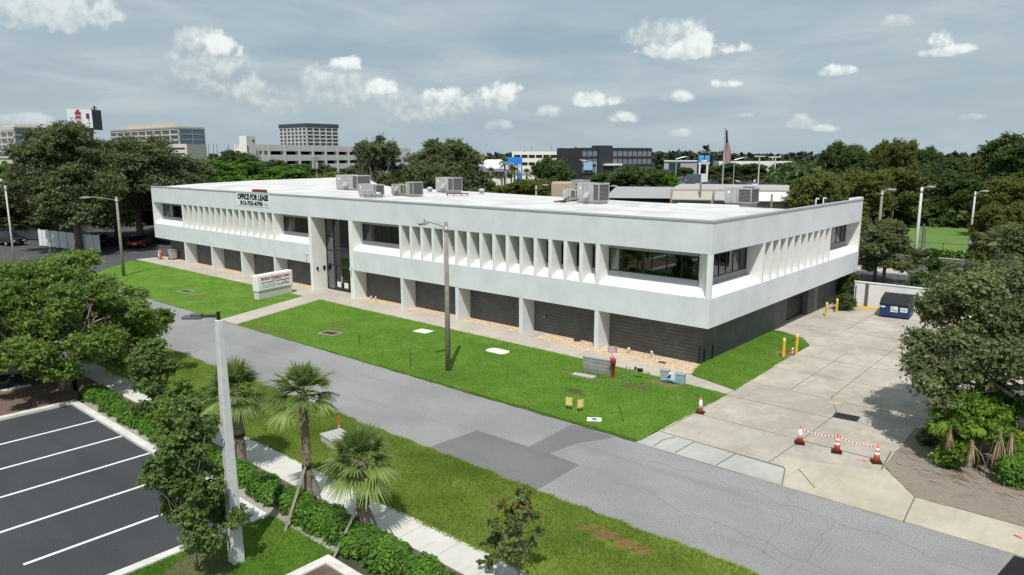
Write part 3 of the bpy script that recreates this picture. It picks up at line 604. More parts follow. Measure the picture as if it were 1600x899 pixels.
# soffit slab and sloped sills (profile y,z extruded along x)
m = MB()
prof = [(.25, ZL), (.02, ZL), (.02, ZL+.02), (.72, 4.32), (1.06, 4.32), (1.06, 3.6), (.25, 3.6)]
m.extrude_x(prof, -L+.25, -36.1); m.extrude_x(prof, -30.1, -1.06)
prof2 = [(-x, z) for x, z in prof]
m.extrude_y(prof2, 1.06, Wd-.25)
m.prism([(-1.06, .25), (-.02, .02), (-.02, 1.06), (-1.06, 1.06)], 3.6, ZL+.02)
m.add([(-1.06, .02, ZL+.02), (-.02, .02, ZL+.02), (-.72, .72, 4.32), (-1.06, .72, 4.32)], [(0, 1, 2, 3)]).add([(-.02, .02, ZL+.02), (-.02, 1.06, ZL+.02), (-.72, 1.06, 4.32), (-.72, .72, 4.32)], [(0, 1, 2, 3)])
m.build('sloped_sill', WHITE, B, fix=True)
m = MB(); m.box(-L+.25, -36.1, .25, 5.4, ZB+.01, 2.75); m.box(-30.1, -.25, .25, 5.4, ZB+.01, 2.75); m.box(-L+.25, -.25, 5.4, 12.5, ZB+.01, 2.75); m.box(-12, -.25, 12.5, Wd-.25, ZB+.01, 2.75); m.build('floor_slab', WHITE, B)
m = MB(); m.box(-L+.25, -.25, .25, 12.5, ZU-.05, ZU+.1); m.box(-12, -.25, 12.5, Wd-.25, ZU-.05, ZU+.1); m.build('soffit', WHITE, B)
# dark wall strip under the glass and above it
GREYS = mat('mid_grey_trim', (.36, .37, .375), .8, .2)  # one even mid grey, for window trim and an awning
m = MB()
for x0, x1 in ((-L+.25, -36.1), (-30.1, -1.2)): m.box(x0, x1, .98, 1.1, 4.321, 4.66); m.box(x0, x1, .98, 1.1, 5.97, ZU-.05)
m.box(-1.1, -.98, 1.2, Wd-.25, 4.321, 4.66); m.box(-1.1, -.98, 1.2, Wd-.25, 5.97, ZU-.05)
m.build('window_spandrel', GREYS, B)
# interior
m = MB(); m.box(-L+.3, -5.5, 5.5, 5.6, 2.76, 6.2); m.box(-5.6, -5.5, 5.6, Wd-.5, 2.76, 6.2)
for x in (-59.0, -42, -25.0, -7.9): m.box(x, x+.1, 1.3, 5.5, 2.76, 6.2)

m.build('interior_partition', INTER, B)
# ground floor walls
GY = 1.2
m = MB(); m.box(-65.0, -36.1, GY, GY+.2, -.3, ZB+.02); m.box(-30.3, -12.86, GY, GY+.2, -.3, ZB+.02); m.box(-11.72, -.9, GY, GY+.2, -.3, ZB+.02)
m.box(-1.1, -.9, GY+.2, 13.55, -.3, ZB+.02); m.box(-1.1, -.9, 17.6, 19.0, -.3, ZB+.02); m.box(-1.1, -.9, 20.0, Wd-.3, -.3, ZB+.02); m.box(-1.4, -1.1, 13.35, 13.55, 0, ZB+.02); m.box(-1.4, -1.1, 17.6, 17.8, 0, ZB+.02)
m.box(-12, -1.1, Wd-.5, Wd-.3, -.3, ZB+.02); m.box(-65.0, -64.8, GY+.2, Wd-.5, -.3, ZB+.02)
m.box(-12.86, -11.72, GY, GY+.2, 2.18, ZB+.02)
m.build('ground_floor_wall', BLOCK, B)
d = MB(); d.box(-12.84, -11.74, GY+.03, GY+.09, .05, 2.16); d = d.build('side_door', GREYDOOR, B); MB().box(-11.86, -11.80, GY-.02, GY+.03, 1.0, 1.14).box(-12.0, -11.8, GY-.035, GY-.02, 1.05, 1.08).build('handle', GALV, d)
MB().box(-11.70, -11.62, GY-.03, GY, 1.05, 1.25).build('intercom', BLACK, B)
g = MB(); g.box(-1.38, -1.30, 13.55, 17.6, .05, ZB)
for k in range(9): g.box(-1.30, -1.28, 13.55, 17.6, .1+k*.26, .3+k*.26)
g.build('roller_door', mat('dark_roller_door', (.025, .025, .027), .5, .3), B)
MB().box(-1.02, -.96, 19.0, 20.0, .05, ZB).build('flush_door', mat('pale_grey_door', (.20, .20, .185), .6, .3), B)
MB().box(-1.3, -.5, 13.5, 17.65, 0, .035).build('door_sill', WALK2, B)
PILX = [-7.16, -12.96, -18.74, -24.49, -30.42, -41.82, -47.58, -53.36, -59.12]
for x in PILX: MB().box(x, x+.29, .012, GY, -.1, ZB).build('pillar', STUCCO, B)
# fins
FIN = [-7.16-k*1.156 for k in range(16)]+[-41.68-k*1.156 for k in range(16)]
for x in FIN: MB().box(x, x+.26, .006, .99, ZL, ZU).build('fin', WHITE, B)
for k in range(11): MB().box(-.99, -.006, 6.71+k*1.173, 6.71+k*1.173+.26, ZL, ZU).build('fin', WHITE, B)
MB().box(-L+.002, -L+.25, .006, 1.1, ZL, ZU).build('fin', WHITE, B); MB().box(-1.1, -.006, Wd-.25, Wd-.006, ZL, ZU).build('fin', WHITE, B)
m = MB(); m.box(-.24, -.004, .004, .24, ZL, ZU); m.prism([(-.24, .1), (-.1, .24), (-1.12, 1.26), (-1.26, 1.12)], ZL, ZU); m.build('corner_post', WHITE, B)
m = MB(); m.box(-L+.002, -L+.25, 1.1, Wd-.15, ZL, ZU); m.box(-12, -1.1, Wd-.25, Wd-.004, ZL, 6.36); m.box(-12.2, -12, 12.9, Wd-.004, -.1, 6.36); m.build('rear_wall', STUCCO, B)
q = [(x, y-.15) for x, y, z in RP[2:10]]; m = MB()
for (x0, y0), (x1, y1) in zip(q[:-1], q[1:]): m.prism([(x0, y0), (x1+.01, y1), (x1+.01, y1-.2), (x0, y0-.2)], 6.51 if x0 > -12 else -.1, 7.69)
m.build('courtyard_wall', STUCCO, B)
# windows
def window_y(x0, x1, n, curt=()):        # in the plane y = 1.0
    fr = MB(); z0, z1 = 4.66, 5.97
    fr.box(x0, x1, 1.0, 1.08, z0, z0+.05); fr.box(x0, x1, 1.0, 1.08, z1-.05, z1)
    for k in range(n+1):
        x = x0+(x1-x0)*k/n; a = max(x0, x-.025); b = min(x1, x+.025); fr.box(a, b, 1.0, 1.08, z0+.05, z1-.05)
    w = fr.build('window', DARKFRAME, B); MB().box(x0+.03, x1-.03, 1.035, 1.045, z0+.03, z1-.03).build('pane', GLASS, w)
    for (a, b) in curt:
        cm = MB(); xs = np.arange(a, b, .09)
        for i, x in enumerate(xs): cm.box(x, x+.08, 1.18+.02*(i % 2), 1.2+.02*(i % 2), z0-.1, z1+.1)
        cm.build('curtain', CURTAIN, w)
def window_x(y0, y1, n, curt=()):        # in the plane x = -1.0
    fr = MB(); z0, z1 = 4.66, 5.97
    fr.box(-1.08, -1.0, y0, y1, z0, z0+.05); fr.box(-1.08, -1.0, y0, y1, z1-.05, z1)
    for k in range(n+1):
        y = y0+(y1-y0)*k/n; a = max(y0, y-.025); b = min(y1, y+.025); fr.box(-1.08, -1.0, a, b, z0+.05, z1-.05)
    w = fr.build('window', DARKFRAME, B); MB().box(-1.045, -1.035, y0+.03, y1-.03, z0+.03, z1-.03).build('pane', GLASS, w)
    for (a, b) in curt:
        cm = MB(); ys = np.arange(a, b, .09)
        for i, y in enumerate(ys): cm.box(-1.2-.02*(i % 2), -1.18-.02*(i % 2), y, y+.08, z0-.1, z1+.1)
        cm.build('curtain', CURTAIN, w)
window_y(-6.88, -1.26, 6, [(-6.85, -6.15)])
window_y(-30.1, -24.5, 5, [(-30.05, -29.25), (-29.0, -28.6)])
window_y(-41.40, -36.12, 4, [(-41.35, -40.5), (-40.3, -39.8)])
window_y(-65.7, -59.05, 5, [(-65.6, -63.8), (-63.5, -62.9)])
for grp in (FIN[:16], FIN[16:]):
    for i in range(15):
        window_y(grp[i+1]+.27, grp[i]-.01, 1, [(grp[i+1]+.3, grp[i+1]+.55)] if i % 4 == 2 else ())
window_x(1.3, 6.70, 6, [(3.7, 6.65)])
for k in range(10): y = 6.71+k*1.173; window_x(y+.27, y+1.163, 1, [(y+.3, y+.9)] if k % 3 else ())
window_x(18.72, Wd-.3, 6, [(18.8, 25.2)])
# entrance
MB().box(-36.1, EN0, .004, 1.5, -.1, ZU).build('entrance_wall', WHITE, B); MB().box(EN1, -30.1, .004, 1.5, -.1, ZU).build('entrance_wall', WHITE, B)
m = MB(); y0, y1 = 1.38, 1.46
XM = -34.68
for z in (.05, 2.14, 3.34, 4.55, 6.12): m.box(EN0, XM, y0, y1, z, z+.11)
for z in (2.14, 3.36, 6.12): m.box(XM+.13, EN1, y0, y1, z, z+.12)
m.box(EN0, EN0+.11, y0+.001, y1-.001, .05, 6.2); m.box(XM, XM+.13, y0-.001, y1+.001, .05, 6.2); m.box(EN1-.09, EN1, y0+.001, y1-.001, .05, 6.2); m.box(-32.60, -32.52, y0+.002, y1-.002, 2.2, 6.15)
m.build('entrance_frame', DARKFRAME, B)
MB().box(EN0, XM+.05, 1.415, 1.425, .06, 6.2).build('side_pane', glass('pale_side_glass', (.80, .84, .82), .2), B)
MB().box(XM+.05, EN1, 1.415, 1.425, 2.2, 6.2).build('upper_pane', GLASS, B); MB().box(-32.5, EN1-.1, 1.415, 1.425, .06, 2.14).build('side_pane', GLASS, B)
for x0 in (XM+.135, XM+1.11):
    x1 = x0+.97; dm = MB(); dm.box(x0, x0+.1, 1.37, 1.47, .06, 2.13); dm.box(x1-.1, x1, 1.37, 1.47, .06, 2.13); dm.box(x0+.1, x1-.1, 1.37, 1.47, .06, .3); dm.box(x0+.1, x1-.1, 1.37, 1.47, 2.02, 2.13)
    dd = dm.build('entrance_door', DARKFRAME, B); MB().box(x0+.1, x1-.1, 1.415, 1.425, .3, 2.02).build('pane', GLASS, dd); MB().box(x0+.22, x1-.22, 1.39, 1.40, .34, .8).build('notice', WHITE, dd)
    MB().box(x1-.09 if x0 < -34 else x0+.05, x1-.05 if x0 < -34 else x0+.09, 1.31, 1.37, .8, 1.3).build('handle', GALV, dd)
m = MB(); m.tube([(-34.75+math.cos(a)*.62, 2.2+math.sin(a)*.25, 3.95+.28*math.sin(a*1.3)) for a in np.linspace(.6, 5.6, 16)], .13, 8); m.build('curved_stair_rail', CURTAIN, B, smooth=True)
m = MB(); m.lathe(-34.95, 2.4, [(.05, 5.95), (.6, 5.7), (.72, 5.3), (.5, 4.9), (.1, 4.75)], 16); m.build('pendant_lamp', mat('frosted_lamp', (.42, .50, .48), .4, .4), B, smooth=True)
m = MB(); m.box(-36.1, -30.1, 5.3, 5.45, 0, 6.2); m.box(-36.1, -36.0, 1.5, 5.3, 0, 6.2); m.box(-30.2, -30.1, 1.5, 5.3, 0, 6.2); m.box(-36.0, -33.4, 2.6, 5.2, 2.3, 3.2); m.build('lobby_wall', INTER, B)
MB().box(EN0+.001, EN0+.07, .35, .5, 1.75, 2.0).build('wall_lantern', BLACK, B); MB().box(EN0+.001, EN0+.05, 1.0, 1.22, 1.7, 2.05).build('intercom', BLACK, B)
MB().tube([(-36.45, -.02, 3.05), (-36.45, -.22, 3.1), (-36.3, -.3, 2.95)], .05, 6).build('security_camera', GALV, B)
MB().tube([(-30.3, -.01, 2.5), (-30.3, -.2, 2.55), (-30.2, -.3, 2.4)], .05, 6).build('security_camera', GALV, B)
m = MB(); m.box(-36.45, -36.12, .55, .85, 0, 1.6); m.cyl(-36.6, .9, .0, .9, .12); m.tube([(-36.7, .9, .6), (-36.6, .6, 1.1), (-36.4, .6, 1.5)], .05, 6); m.build('utility_cabinet', BLACK, B)
# small fittings along the base: pipes on the corner
for (x, y) in ((-1.02, 1.15), (-.86, 1.5), (-.86, 2.5)): MB().cyl(x, y, 0, 1.0 if x < -1 else .85, .035, n=8).build('drain_pipe', DARKFRAME, B)
# banner on the fascia
sg = thing('lease_banner', 'white OFFICE FOR LEASE banner with black lettering on the upper wall', 'banner', (-44.7, -.015, 6.72))
MB().box(-2.9, 2.9, -.012, .012, 0, 1.2).build('panel', mat('banner_vinyl', (.74, .76, .76), .5, .3), sg)
TXT = mat('black_lettering', (.008, .008, .01), .6, .2)
text('headline', 'OFFICE FOR LEASE', 5.3, .56, TXT, sg, (0.0, -.016, .83), (PI/2, 0, 0), .06)
text('phone_number', '813-755-6700', 3.95, .42, TXT, sg, (-.25, -.016, .27), (PI/2, 0, 0), .055)
text('small_print', 'Suite\nLeasing', .62, .26, TXT, sg, (2.3, -.016, .25), (PI/2, 0, 0), .004)
# monument sign
ms = thing('monument_sign', 'white sign box on a low cream base with red title letters, standing on the lawn', 'sign', (-36.0, -3.6, .05), math.atan2(3.6, -.75)-PI/2)
# local: faces +x, runs along y
MB().box(-.32, .32, -1.85, 1.85, .62, 1.95).build('cabinet', WHITE, ms, bevel=.09)
MB().box(-.26, .26, -1.78, 1.72, 0, .62).build('base', mat('cream_base', (.58, .57, .50), .8, .2), ms, bevel=.03)
MB().box(.321, .332, -1.7, 1.7, .74, 1.84).build('face', mat('sign_face', (.80, .82, .82), .4, .3), ms, bevel=.005)
REDT = mat('red_lettering', (.45, .01, .05), .5, .2); rt = (PI/2, 0, PI/2)
text('title', 'Barbizon Westshore Center', 2.95, .27, REDT, ms, (.336, 0, 1.64), rt, .022)
text('address', '4950 W. Gray St.', .95, .09, TXT, ms, (.336, .1, 1.45), rt, .004)
text('slogan', 'New Ownership - New Management', 2.9, .15, TXT, ms, (.336, 0, 1.29), rt, .014)
text('details', 'Now Pre-Leasing Suites', 1.4, .10, REDT, ms, (.336, -.7, 1.09), rt, .006)
text('details', 'Contact Leasing', 1.3, .08, TXT, ms, (.336, -.75, .93), rt, .004)
text('phone_number', '813-755-6700', 1.25, .14, TXT, ms, (.336, .75, 1.0), rt, .012)
text('details', 'CALL', .35, .09, REDT, ms, (.336, .95, 1.15), rt, .006)
# ---------------------------------------------------------------- rooftop machines
def hvac(label, x, y, w, d, h, m=METAL, coil=.35, z=7.86, hood=True, rz=0):
    t = thing('rooftop_unit', label, 'air conditioner', (x, y, z), rz, 'air conditioning units on the white roof')
    MB().box(-w/2+.08, w/2-.08, -d/2+.08, d/2-.08, 0, .22).build('curb', METAL, t)
    cw = w*coil
    MB().box(-w/2, w/2-cw-.01, -d/2, d/2, .22, h).build('cabinet', m, t, bevel=.015)
    b = MB(); b.box(w/2-cw, w/2, -d/2, d/2, .22, .3).box(w/2-cw, w/2, -d/2, d/2, h-.1, h)
    for sx in (w/2-cw, w/2-.06):
        for sy in (-d/2, d/2-.06): b.box(sx, sx+.06, sy, sy+.06, .3, h-.1)
    b.build('coil_frame', m, t); MB().box(w/2-cw+.02, w/2-.03, -d/2+.03, d/2-.03, .3, h-.1).build('coil', LOUVER, t)
    f = MB(); f.lathe(w/2-cw/2, 0, [(min(cw, d)*.42, h), (min(cw, d)*.42, h+.06), (min(cw, d)*.36, h+.06), (min(cw, d)*.36, h+.01)], 16); f.build('fan_guard', LOUVER, t)
    if hood: MB().add([(-w*.1, -d/2, .45), (w*.1, -d/2, .45), (w*.1, -d/2-.35, .5), (-w*.1, -d/2-.35, .5), (-w*.1, -d/2, .9), (w*.1, -d/2, .9)], [(3, 2, 1, 0), (0, 4, 3), (1, 2, 5), (2, 3, 4, 5), (0, 1, 5, 4)]).build('intake_hood', METAL, t)
    MB().box(-w*.38, -w*.30, -d/2-.008, -d/2, h*.7, h*.82).build('rating_plate', WHITE, t)
    MB().box(-w*.05, -w*.04, -d/2-.006, -d/2, .25, h-.03).box(-w*.22, -w*.215, -d/2-.006, -d/2, .25, h-.03).build('panel_seam', LOUVER, t)
    return t
hvac('large grey rooftop unit furthest left on the roof', -42.2, 9.3, 3.4, 1.6, 1.55, coil=.22)
hvac('low long grey rooftop unit at the parapet, leftmost group', -31.9, 3.4, 2.3, .9, 1.1, coil=.12, hood=False)
hvac('greenish squat rooftop unit left of a taller greenish one', -30.9, 5.9, 1.6, 1.1, 1.05, METALG, .3)
hvac('greenish tall rooftop unit nearest the middle of the parapet', -28.95, 5.5, .95, 1.1, 1.3, METALG, .5, hood=False)
hvac('silver rooftop unit with a wedge hood behind a rusty rack', -32.0, 12.4, 2.3, 1.2, 1.45, coil=.3)
hvac('biggest silver rooftop unit, middle of the roof with grille at its right', -13.3, 8.5, 1.9, 1.3, 1.5, coil=.28)
hvac('small grey rooftop unit behind the big silver one', -15.9, 9.6, 1.2, .9, .95, coil=.4, hood=False)
hvac('grey rooftop unit with wide dark grille near the right corner of the roof', -4.5, 13.6, 1.9, 1.3, 1.25, coil=.5, hood=False)
def vent(label, x, y):
    t = thing('roof_vent', label, 'vent', (x, y, 7.86), 0, 'roof vents'); MB().lathe(0, 0, [(.22, 0), (.18, .3)], 14).build('stack', GALV, t, smooth=True); MB().lathe(0, 0, [(.27, .27), (.27, .46), (.2, .52)], 14).build('cap', GALV, t, smooth=True)
vent('round metal roof vent left of the wedge-hooded unit', -34.1, 11.95); vent('round metal roof vent right of the rusty rack', -28.1, 12.65)
vent('round metal roof vent beside the low long unit', -30.3, 2.8)
t = thing('pipe_rack', 'rusty red steel rack standing on the white roof', 'rack', (-27.0, 8.5, 7.86), .7)
MB().box(-.95, .95, -.06, .06, .24, .32).box(-.95, .95, .2, .3, .24, .30).build('beam', RUST, t)
for x in (-.85, -.3, .3, .8): MB().box(x, x+.06, -.03, .03, 0, .24).build('leg', RUST, t)
t = thing('sign_ballast', 'rusty red box lying on the roof above the lease banner', 'box', (-45.9, 1.4, 7.86), .0); MB().box(-.9, .9, -.25, .25, .04, .3).build('box', RUST, t, bevel=.02); MB().box(-.95, .95, -.3, -.2, 0, .06).box(-.95, .95, .2, .3, 0, .06).build('skid', RUST, t)
for i, (x, y) in enumerate(((-1.6, 19.86), (-1.45, 21.0))):
    t = thing('gooseneck_pipe', ['white gooseneck roof pipe nearer the front of the right edge', 'white gooseneck roof pipe further back on the right edge'][i], 'pipe', (x, y, 7.72), 0, 'gooseneck pipes'); MB().tube([(0, 0, -1.2), (0, 0, .42), (.04, 0, .5), (.14, 0, .5), (.18, 0, .42)], .05, 8).build('pipe', WHITE, t, smooth=True); MB().cyl(0, 0, -1.22, -1.1, .1).build('flashing', GALV, t)
t = thing('pipe_run', 'dark refrigerant pipes lying beside the big silver roof unit', 'pipes', (-15.0, 7.6, 7.86)); MB().tube([(-1.1, 0, .1), (-.3, .1, .2), (.3, 0, .5), (1.0, .3, .3)], .05, 6).tube([(-1.1, .15, .1), (0, .3, .15), (1, .5, .3)], .04, 6).build('pipe', BLACK, t); MB().box(-.5, -.3, -.1, .4, 0, .1).build('block', LUMBER, t)
t = thing('unit_stand', 'thin steel stand under the low unit near the parapet', 'stand', (-30.9, 2.2, 7.86)); MB().box(-.7, .7, -.3, .3, .62, .68).build('top', METAL, t)
for x in (-.65, .6):
    for y in (-.28, .22): MB().box(x, x+.05, y, y+.05, 0, .62).build('leg', METAL, t)
# ---------------------------------------------------------------- lamp posts
def wood_lamp(label, x, y, h, rz, arm=1.7, m=POLEC, r=.14, grp='street lamp poles', low=False):
    t = thing('street_lamp', label, 'lamp post', (x, y, 0), rz, grp)     # arm points along local +x
    MB().tube([(0, 0, -.2), (0, 0, h*.5), (0, 0, h)], [r*1.1, r*.9, r*.72], 12).build('pole', m, t, smooth=True)
    MB().tube([(0, 0, h-.35), (arm*.35, 0, h-.12), (arm*.85, 0, h+.06), (arm, 0, h+.05)], .03, 8).tube([(0, 0, h-.5), (0, 0, h-.25)], .025+r*.74, 8).build('arm', GALV, t, smooth=True)
    hd = MB(); hd.extrude_y([(arm-.1, h+.01), (arm-.1, h+.11), (arm+.15, h+.15), (arm+.6, h+.08), (arm+.62, h+.03), (arm+.4, h-.02)], -.12, .12); hd = hd.build('lamp_head', GALV, t, bevel=.02)
    MB().box(arm+.08, arm+.5, -.09, .09, h-.05, h-.02).build('lens', mat('lamp_lens', (.5, .5, .45), .2, .5), hd); MB().cyl(arm+.15, 0, h+.14, h+.2, .035).build('photocell', BLACK, hd)
    return t
wood_lamp('grey concrete street lamp standing in the middle of the front lawn', -10.42, -8.75, 7.93, -PI/2, 1.3)
wood_lamp('grey concrete street lamp at the far left end of the lawn', -55.7, -7.5, 7.5, -PI/2, 2.4)
wood_lamp('weathered wooden pole with a small lamp, behind the right end of the building', -1.34, 36.24, 8.25, .1, .5)
wood_lamp('slim wooden pole with a short lamp arm beside the green field', 1.9, 61.8, 7.3, .2, .7, WPOLE, .12)
wood_lamp('white concrete pole with a small lamp beyond the white wall', .46, 42.6, 8.35, .1, .5, WPOLE, .15)
t = wood_lamp('grey street lamp reaching in from the right edge of the photo', 11.6, 41.0, 8.0, PI, 2.4, POLEC)
x, y = at(2, 92); wood_lamp('slim white lamp post at the left edge in front of the big oaks', x, y, 8.2, -.6, 1.0, WPOLE, .1)
x, y = at(838, 84); wood_lamp('grey lamp just showing above the roof, left of the big silver unit', x, y, 7.9, .3, .9)
x, y = at(948, 82); wood_lamp('white lamp post behind the roof, right of the big silver unit', x, y, 7.9, .3, .7, WPOLE, .1)
t = thing('parking_lamp', 'tall tapered white concrete pole with a dark lamp head beside the parking lot', 'lamp post', (-1.66, -25.45, 0))
MB().add([(-.17, -.17, -.2), (.17, -.17, -.2), (.17, .17, -.2), (-.17, .17, -.2), (-.085, -.085, 7.0), (.085, -.085, 7.0), (.085, .085, 7.0), (-.085, .085, 7.0)], [(3, 2, 1, 0), (4, 5, 6, 7), (0, 1, 5, 4), (1, 2, 6, 5), (2, 3, 7, 6), (3, 0, 4, 7)]).build('pole', WPOLE, t, bevel=.02)
MB().box(-.15, -.09, -.171, -.168, .5, .9).move(.1, 0).build('hand_hole', DARKFRAME, t)
MB().cyl(0, 0, 7.0, 7.22, .05).tube([(0, 0, 7.12), (-.28, -.32, 7.1)], .04, 8).build('bracket', BLACK, t)
hd = MB(); hd.box(-.5, .0, -.14, .14, 0, .07).box(-.44, -.08, -.17, .17, .02, .06); hd.box(-.3, -.02, -.1, .1, .07, .13); hd.move(-.26, -.3, 7.05, math.atan2(.7, .72)); hd.build('lamp_head', mat('dark_grey_lamp', (.09, .10, .11), .4, .5), t, bevel=.015)
# ---------------------------------------------------------------- small things on the lawn and drive
def cone(label, x, y, bands=2, rz=0, s=1.0, orange=ORANGE):
    t = thing('traffic_cone', label, 'traffic cone', (x, y, .03), rz, 'orange traffic cones')
    MB().prism([(-.19, -.19), (.19, -.19), (.19, .19), (-.19, .19)], 0, .035).build('base', mat('black_rubber', (.03, .02, .02), .8, .2), t, bevel=.01)
    r = lambda z: .135-(z-.03)/.68*.105
    MB().lathe(0, 0, [(r(.03), .03), (r(.71), .71)], 20).build('cone', orange, t, smooth=True)
    if bands == 2: bs = ((.30, .40), (.46, .56))
    elif bands == 3: bs = ((.25, .60),)
    else: bs = ()
    for a, b in bs: MB().lathe(0, 0, [(r(a)+.004, a), (r(b)+.004, b)], 20).build('reflective_band', REFLW, t, smooth=True)
    t.scale = (s, s, s); return t
cone('orange and white cone on the driveway edge by the lawn corner', 2.59, -5.83, 3, .2, 1.0, mat('sun_faded_orange', (.75, .14, .08), .6, .3))
cone('first cone of the taped row, nearest the lawn, with a long white band', 7.17, -6.45, 3, .4)
cone('middle cone of the taped row with two white bands', 8.56, -6.4, 2, .3)
cone('faded cone at the right end of the taped row', 9.98, -6.42, 2, .5, 1.0, mat('sun_faded_orange', (.75, .14, .08), .6, .3))
RT = mat('barrier_tape_red', (.55, .02, .03), .5, .3); WT = mat('barrier_tape_white', (.85, .85, .85), .5, .3)
def f_tape(t, b, geo, tc):
    sx = t.node('ShaderNodeSeparateXYZ'); t.link(tc, sx.inputs[0]); fr = t.math('FRACT', t.math('DIVIDE', sx.outputs[0], .13)); t.link(t.mix(t.math('GREATER_THAN', fr, .5), (.85, .85, .85, 1), (.55, .02, .03, 1)), b.inputs['Base Color'])
TAPE = mat('striped_tape', (.8, .4, .4), .5, .3, fn=f_tape)
for i, (a, b) in enumerate((((7.17, -6.45), (8.56, -6.4)), ((8.56, -6.4), (9.98, -6.42)))):
    t = thing('barrier_tape', ['red and white tape strung between the first and middle cones', 'red and white tape strung between the middle and right cones'][i], 'barrier tape', (a[0], a[1], .66), 0, 'barrier tapes')
    n = 14; Bv = Vector((b[0]-a[0], b[1]-a[1], 0)); MB().tube([Vector((0, 0, 0)).lerp(Bv, k/n)-Vector((0, 0, .10*math.sin(PI*k/n))) for k in range(n+1)], .02, 5).build('tape', TAPE, t)
def bollard(label, x, y, h):
    t = thing('bollard', label, 'bollard', (x, y, 0), 0, 'yellow bollards'); MB().lathe(0, 0, [(.085, -.1), (.085, h-.04), (.05, h)], 16).build('post', YELLOW, t, smooth=False); MB().lathe(0, 0, [(.087, h-.16), (.087, h-.04), (.05, h+.01)], 16).build('cap', mat('worn_yellow_cap', (.78, .62, .25), .6, .3), t); return t
bollard('yellow bollard on the side lawn nearest the street', 1.98, 5.5, 1.15); bollard('yellow bollard on the side lawn further from the street', 2.2, 6.9, 1.15)
bollard('yellow bollard by the roller door, nearest the street', .2, 18.3, 1.0); bollard('yellow bollard by the roller door next to the bush', .35, 20.1, 1.0)
t = thing('chain', 'dark chain looped between the two bollards on the side lawn', 'chain', (2.0, 5.6, .9)); MB().tube([(0, 0, 0), (.06, .4, -.1), (.1, .8, -.1), (.15, 1.25, 0)], .02, 6).build('links', BLACK, t)
t = thing('gas_meter', 'red and white pipe fittings on bare earth between the side lawn bollards', 'valve', (2.15, 6.1, .04)); MB().tube([(-.15, 0, 0), (-.15, 0, .25), (.15, .2, .28), (.15, .2, 0)], .04, 8).build('pipe', REDH, t); MB().lathe(0, .35, [(.06, 0), (.06, .35), (.03, .4)], 10).build('marker', WHITE, t)
# dumpster
t = thing('dumpster', 'dark blue steel dumpster with black ribbed plastic lids by the white wall', 'dumpster', (4.0, 21.4, .02), .08)
BLUEST = mat('blue_dumpster_steel', (.008, .035, .12), .5, .4, noise=(3, .6, (.02, .05, .12)))
MB().extrude_x([(-.85, .1), (.85, .1), (.85, 1.45), (-.45, 1.25), (-.85, .95)], -.95, .95).build('body', BLUEST, t, bevel=.02)
m = MB(); m.box(-.98, .98, -.89, -.83, .90, .98)
for x in (-1.0, .94): m.box(x, x+.06, -.6, .2, .55, .75)
m.build('rim', BLUEST, t); LID = mat('black_plastic_lid', (.022, .024, .026), .5, .3)
for s in (-.97, .01):
    m = MB(); m.extrude_x([(-.92, .985), (-.46, 1.285), (.9, 1.485), (.9, 1.52), (-.47, 1.32), (-.93, 1.02)], s, s+.96)
    for k in range(7): m.extrude_x([(-.9, 1.03), (-.47, 1.322), (.88, 1.522), (.88, 1.545), (-.48, 1.35), (-.91, 1.055)], s+.06+k*.13, s+.10+k*.13)
    m.build('lid', LID, t)
MB().box(-.25, .2, -.862, -.852, .45, .85).box(.35, .8, -.862, -.852, .5, .8).build('notice', WHITE, t); MB().box(-.9, -.6, -.862, -.852, .72, .82).build('notice', WHITE, t)
for x in (-.85, .75): MB().box(x, x+.1, -.6, .6, 0, .1).build('skid', BLACK, t)
text('lettering', 'NO\nPARKING', .35, .26, TXT, t, (-.02, -.866, .65), (PI/2, 0, 0), .004); text('lettering', 'DANGER', .34, .1, TXT, t, (.57, -.866, .65), (PI/2, 0, 0), .004)
# white screen wall and yellow wheel stop
t = thing('screen_wall', 'white painted low wall behind the dumpster', 'wall', (0, 23.4, 0)); MB().box(.55, 12, 0, .18, -.1, 1.85).build('wall', WHITE, t); MB().box(.5, 12.05, -.04, .22, 1.85, 1.92).build('coping', WHITE, t)
MB().box(1.35, 1.55, -.08, -.002, 0, 1.85).box(.62, .70, -.03, -.002, 0, 1.6).build('post', GREYDOOR, t)
t = thing('wheel_stop', 'yellow painted kerb stop in front of the white wall, left of the dumpster', 'wheel stop', (1.9, 22.9, .02)); MB().extrude_x([(-.14, 0), (-.09, .14), (.09, .14), (.14, 0)], -1.0, 1.0).build('stop', YELLOW, t)
t = thing('wheel_stop', 'yellow painted kerb stop right of the dumpster, half under the oak', 'wheel stop', (6.8, 22.3, .02)); MB().extrude_x([(-.14, 0), (-.09, .14), (.09, .14), (.14, 0)], -1.2, 1.2).build('stop', YELLOW, t)
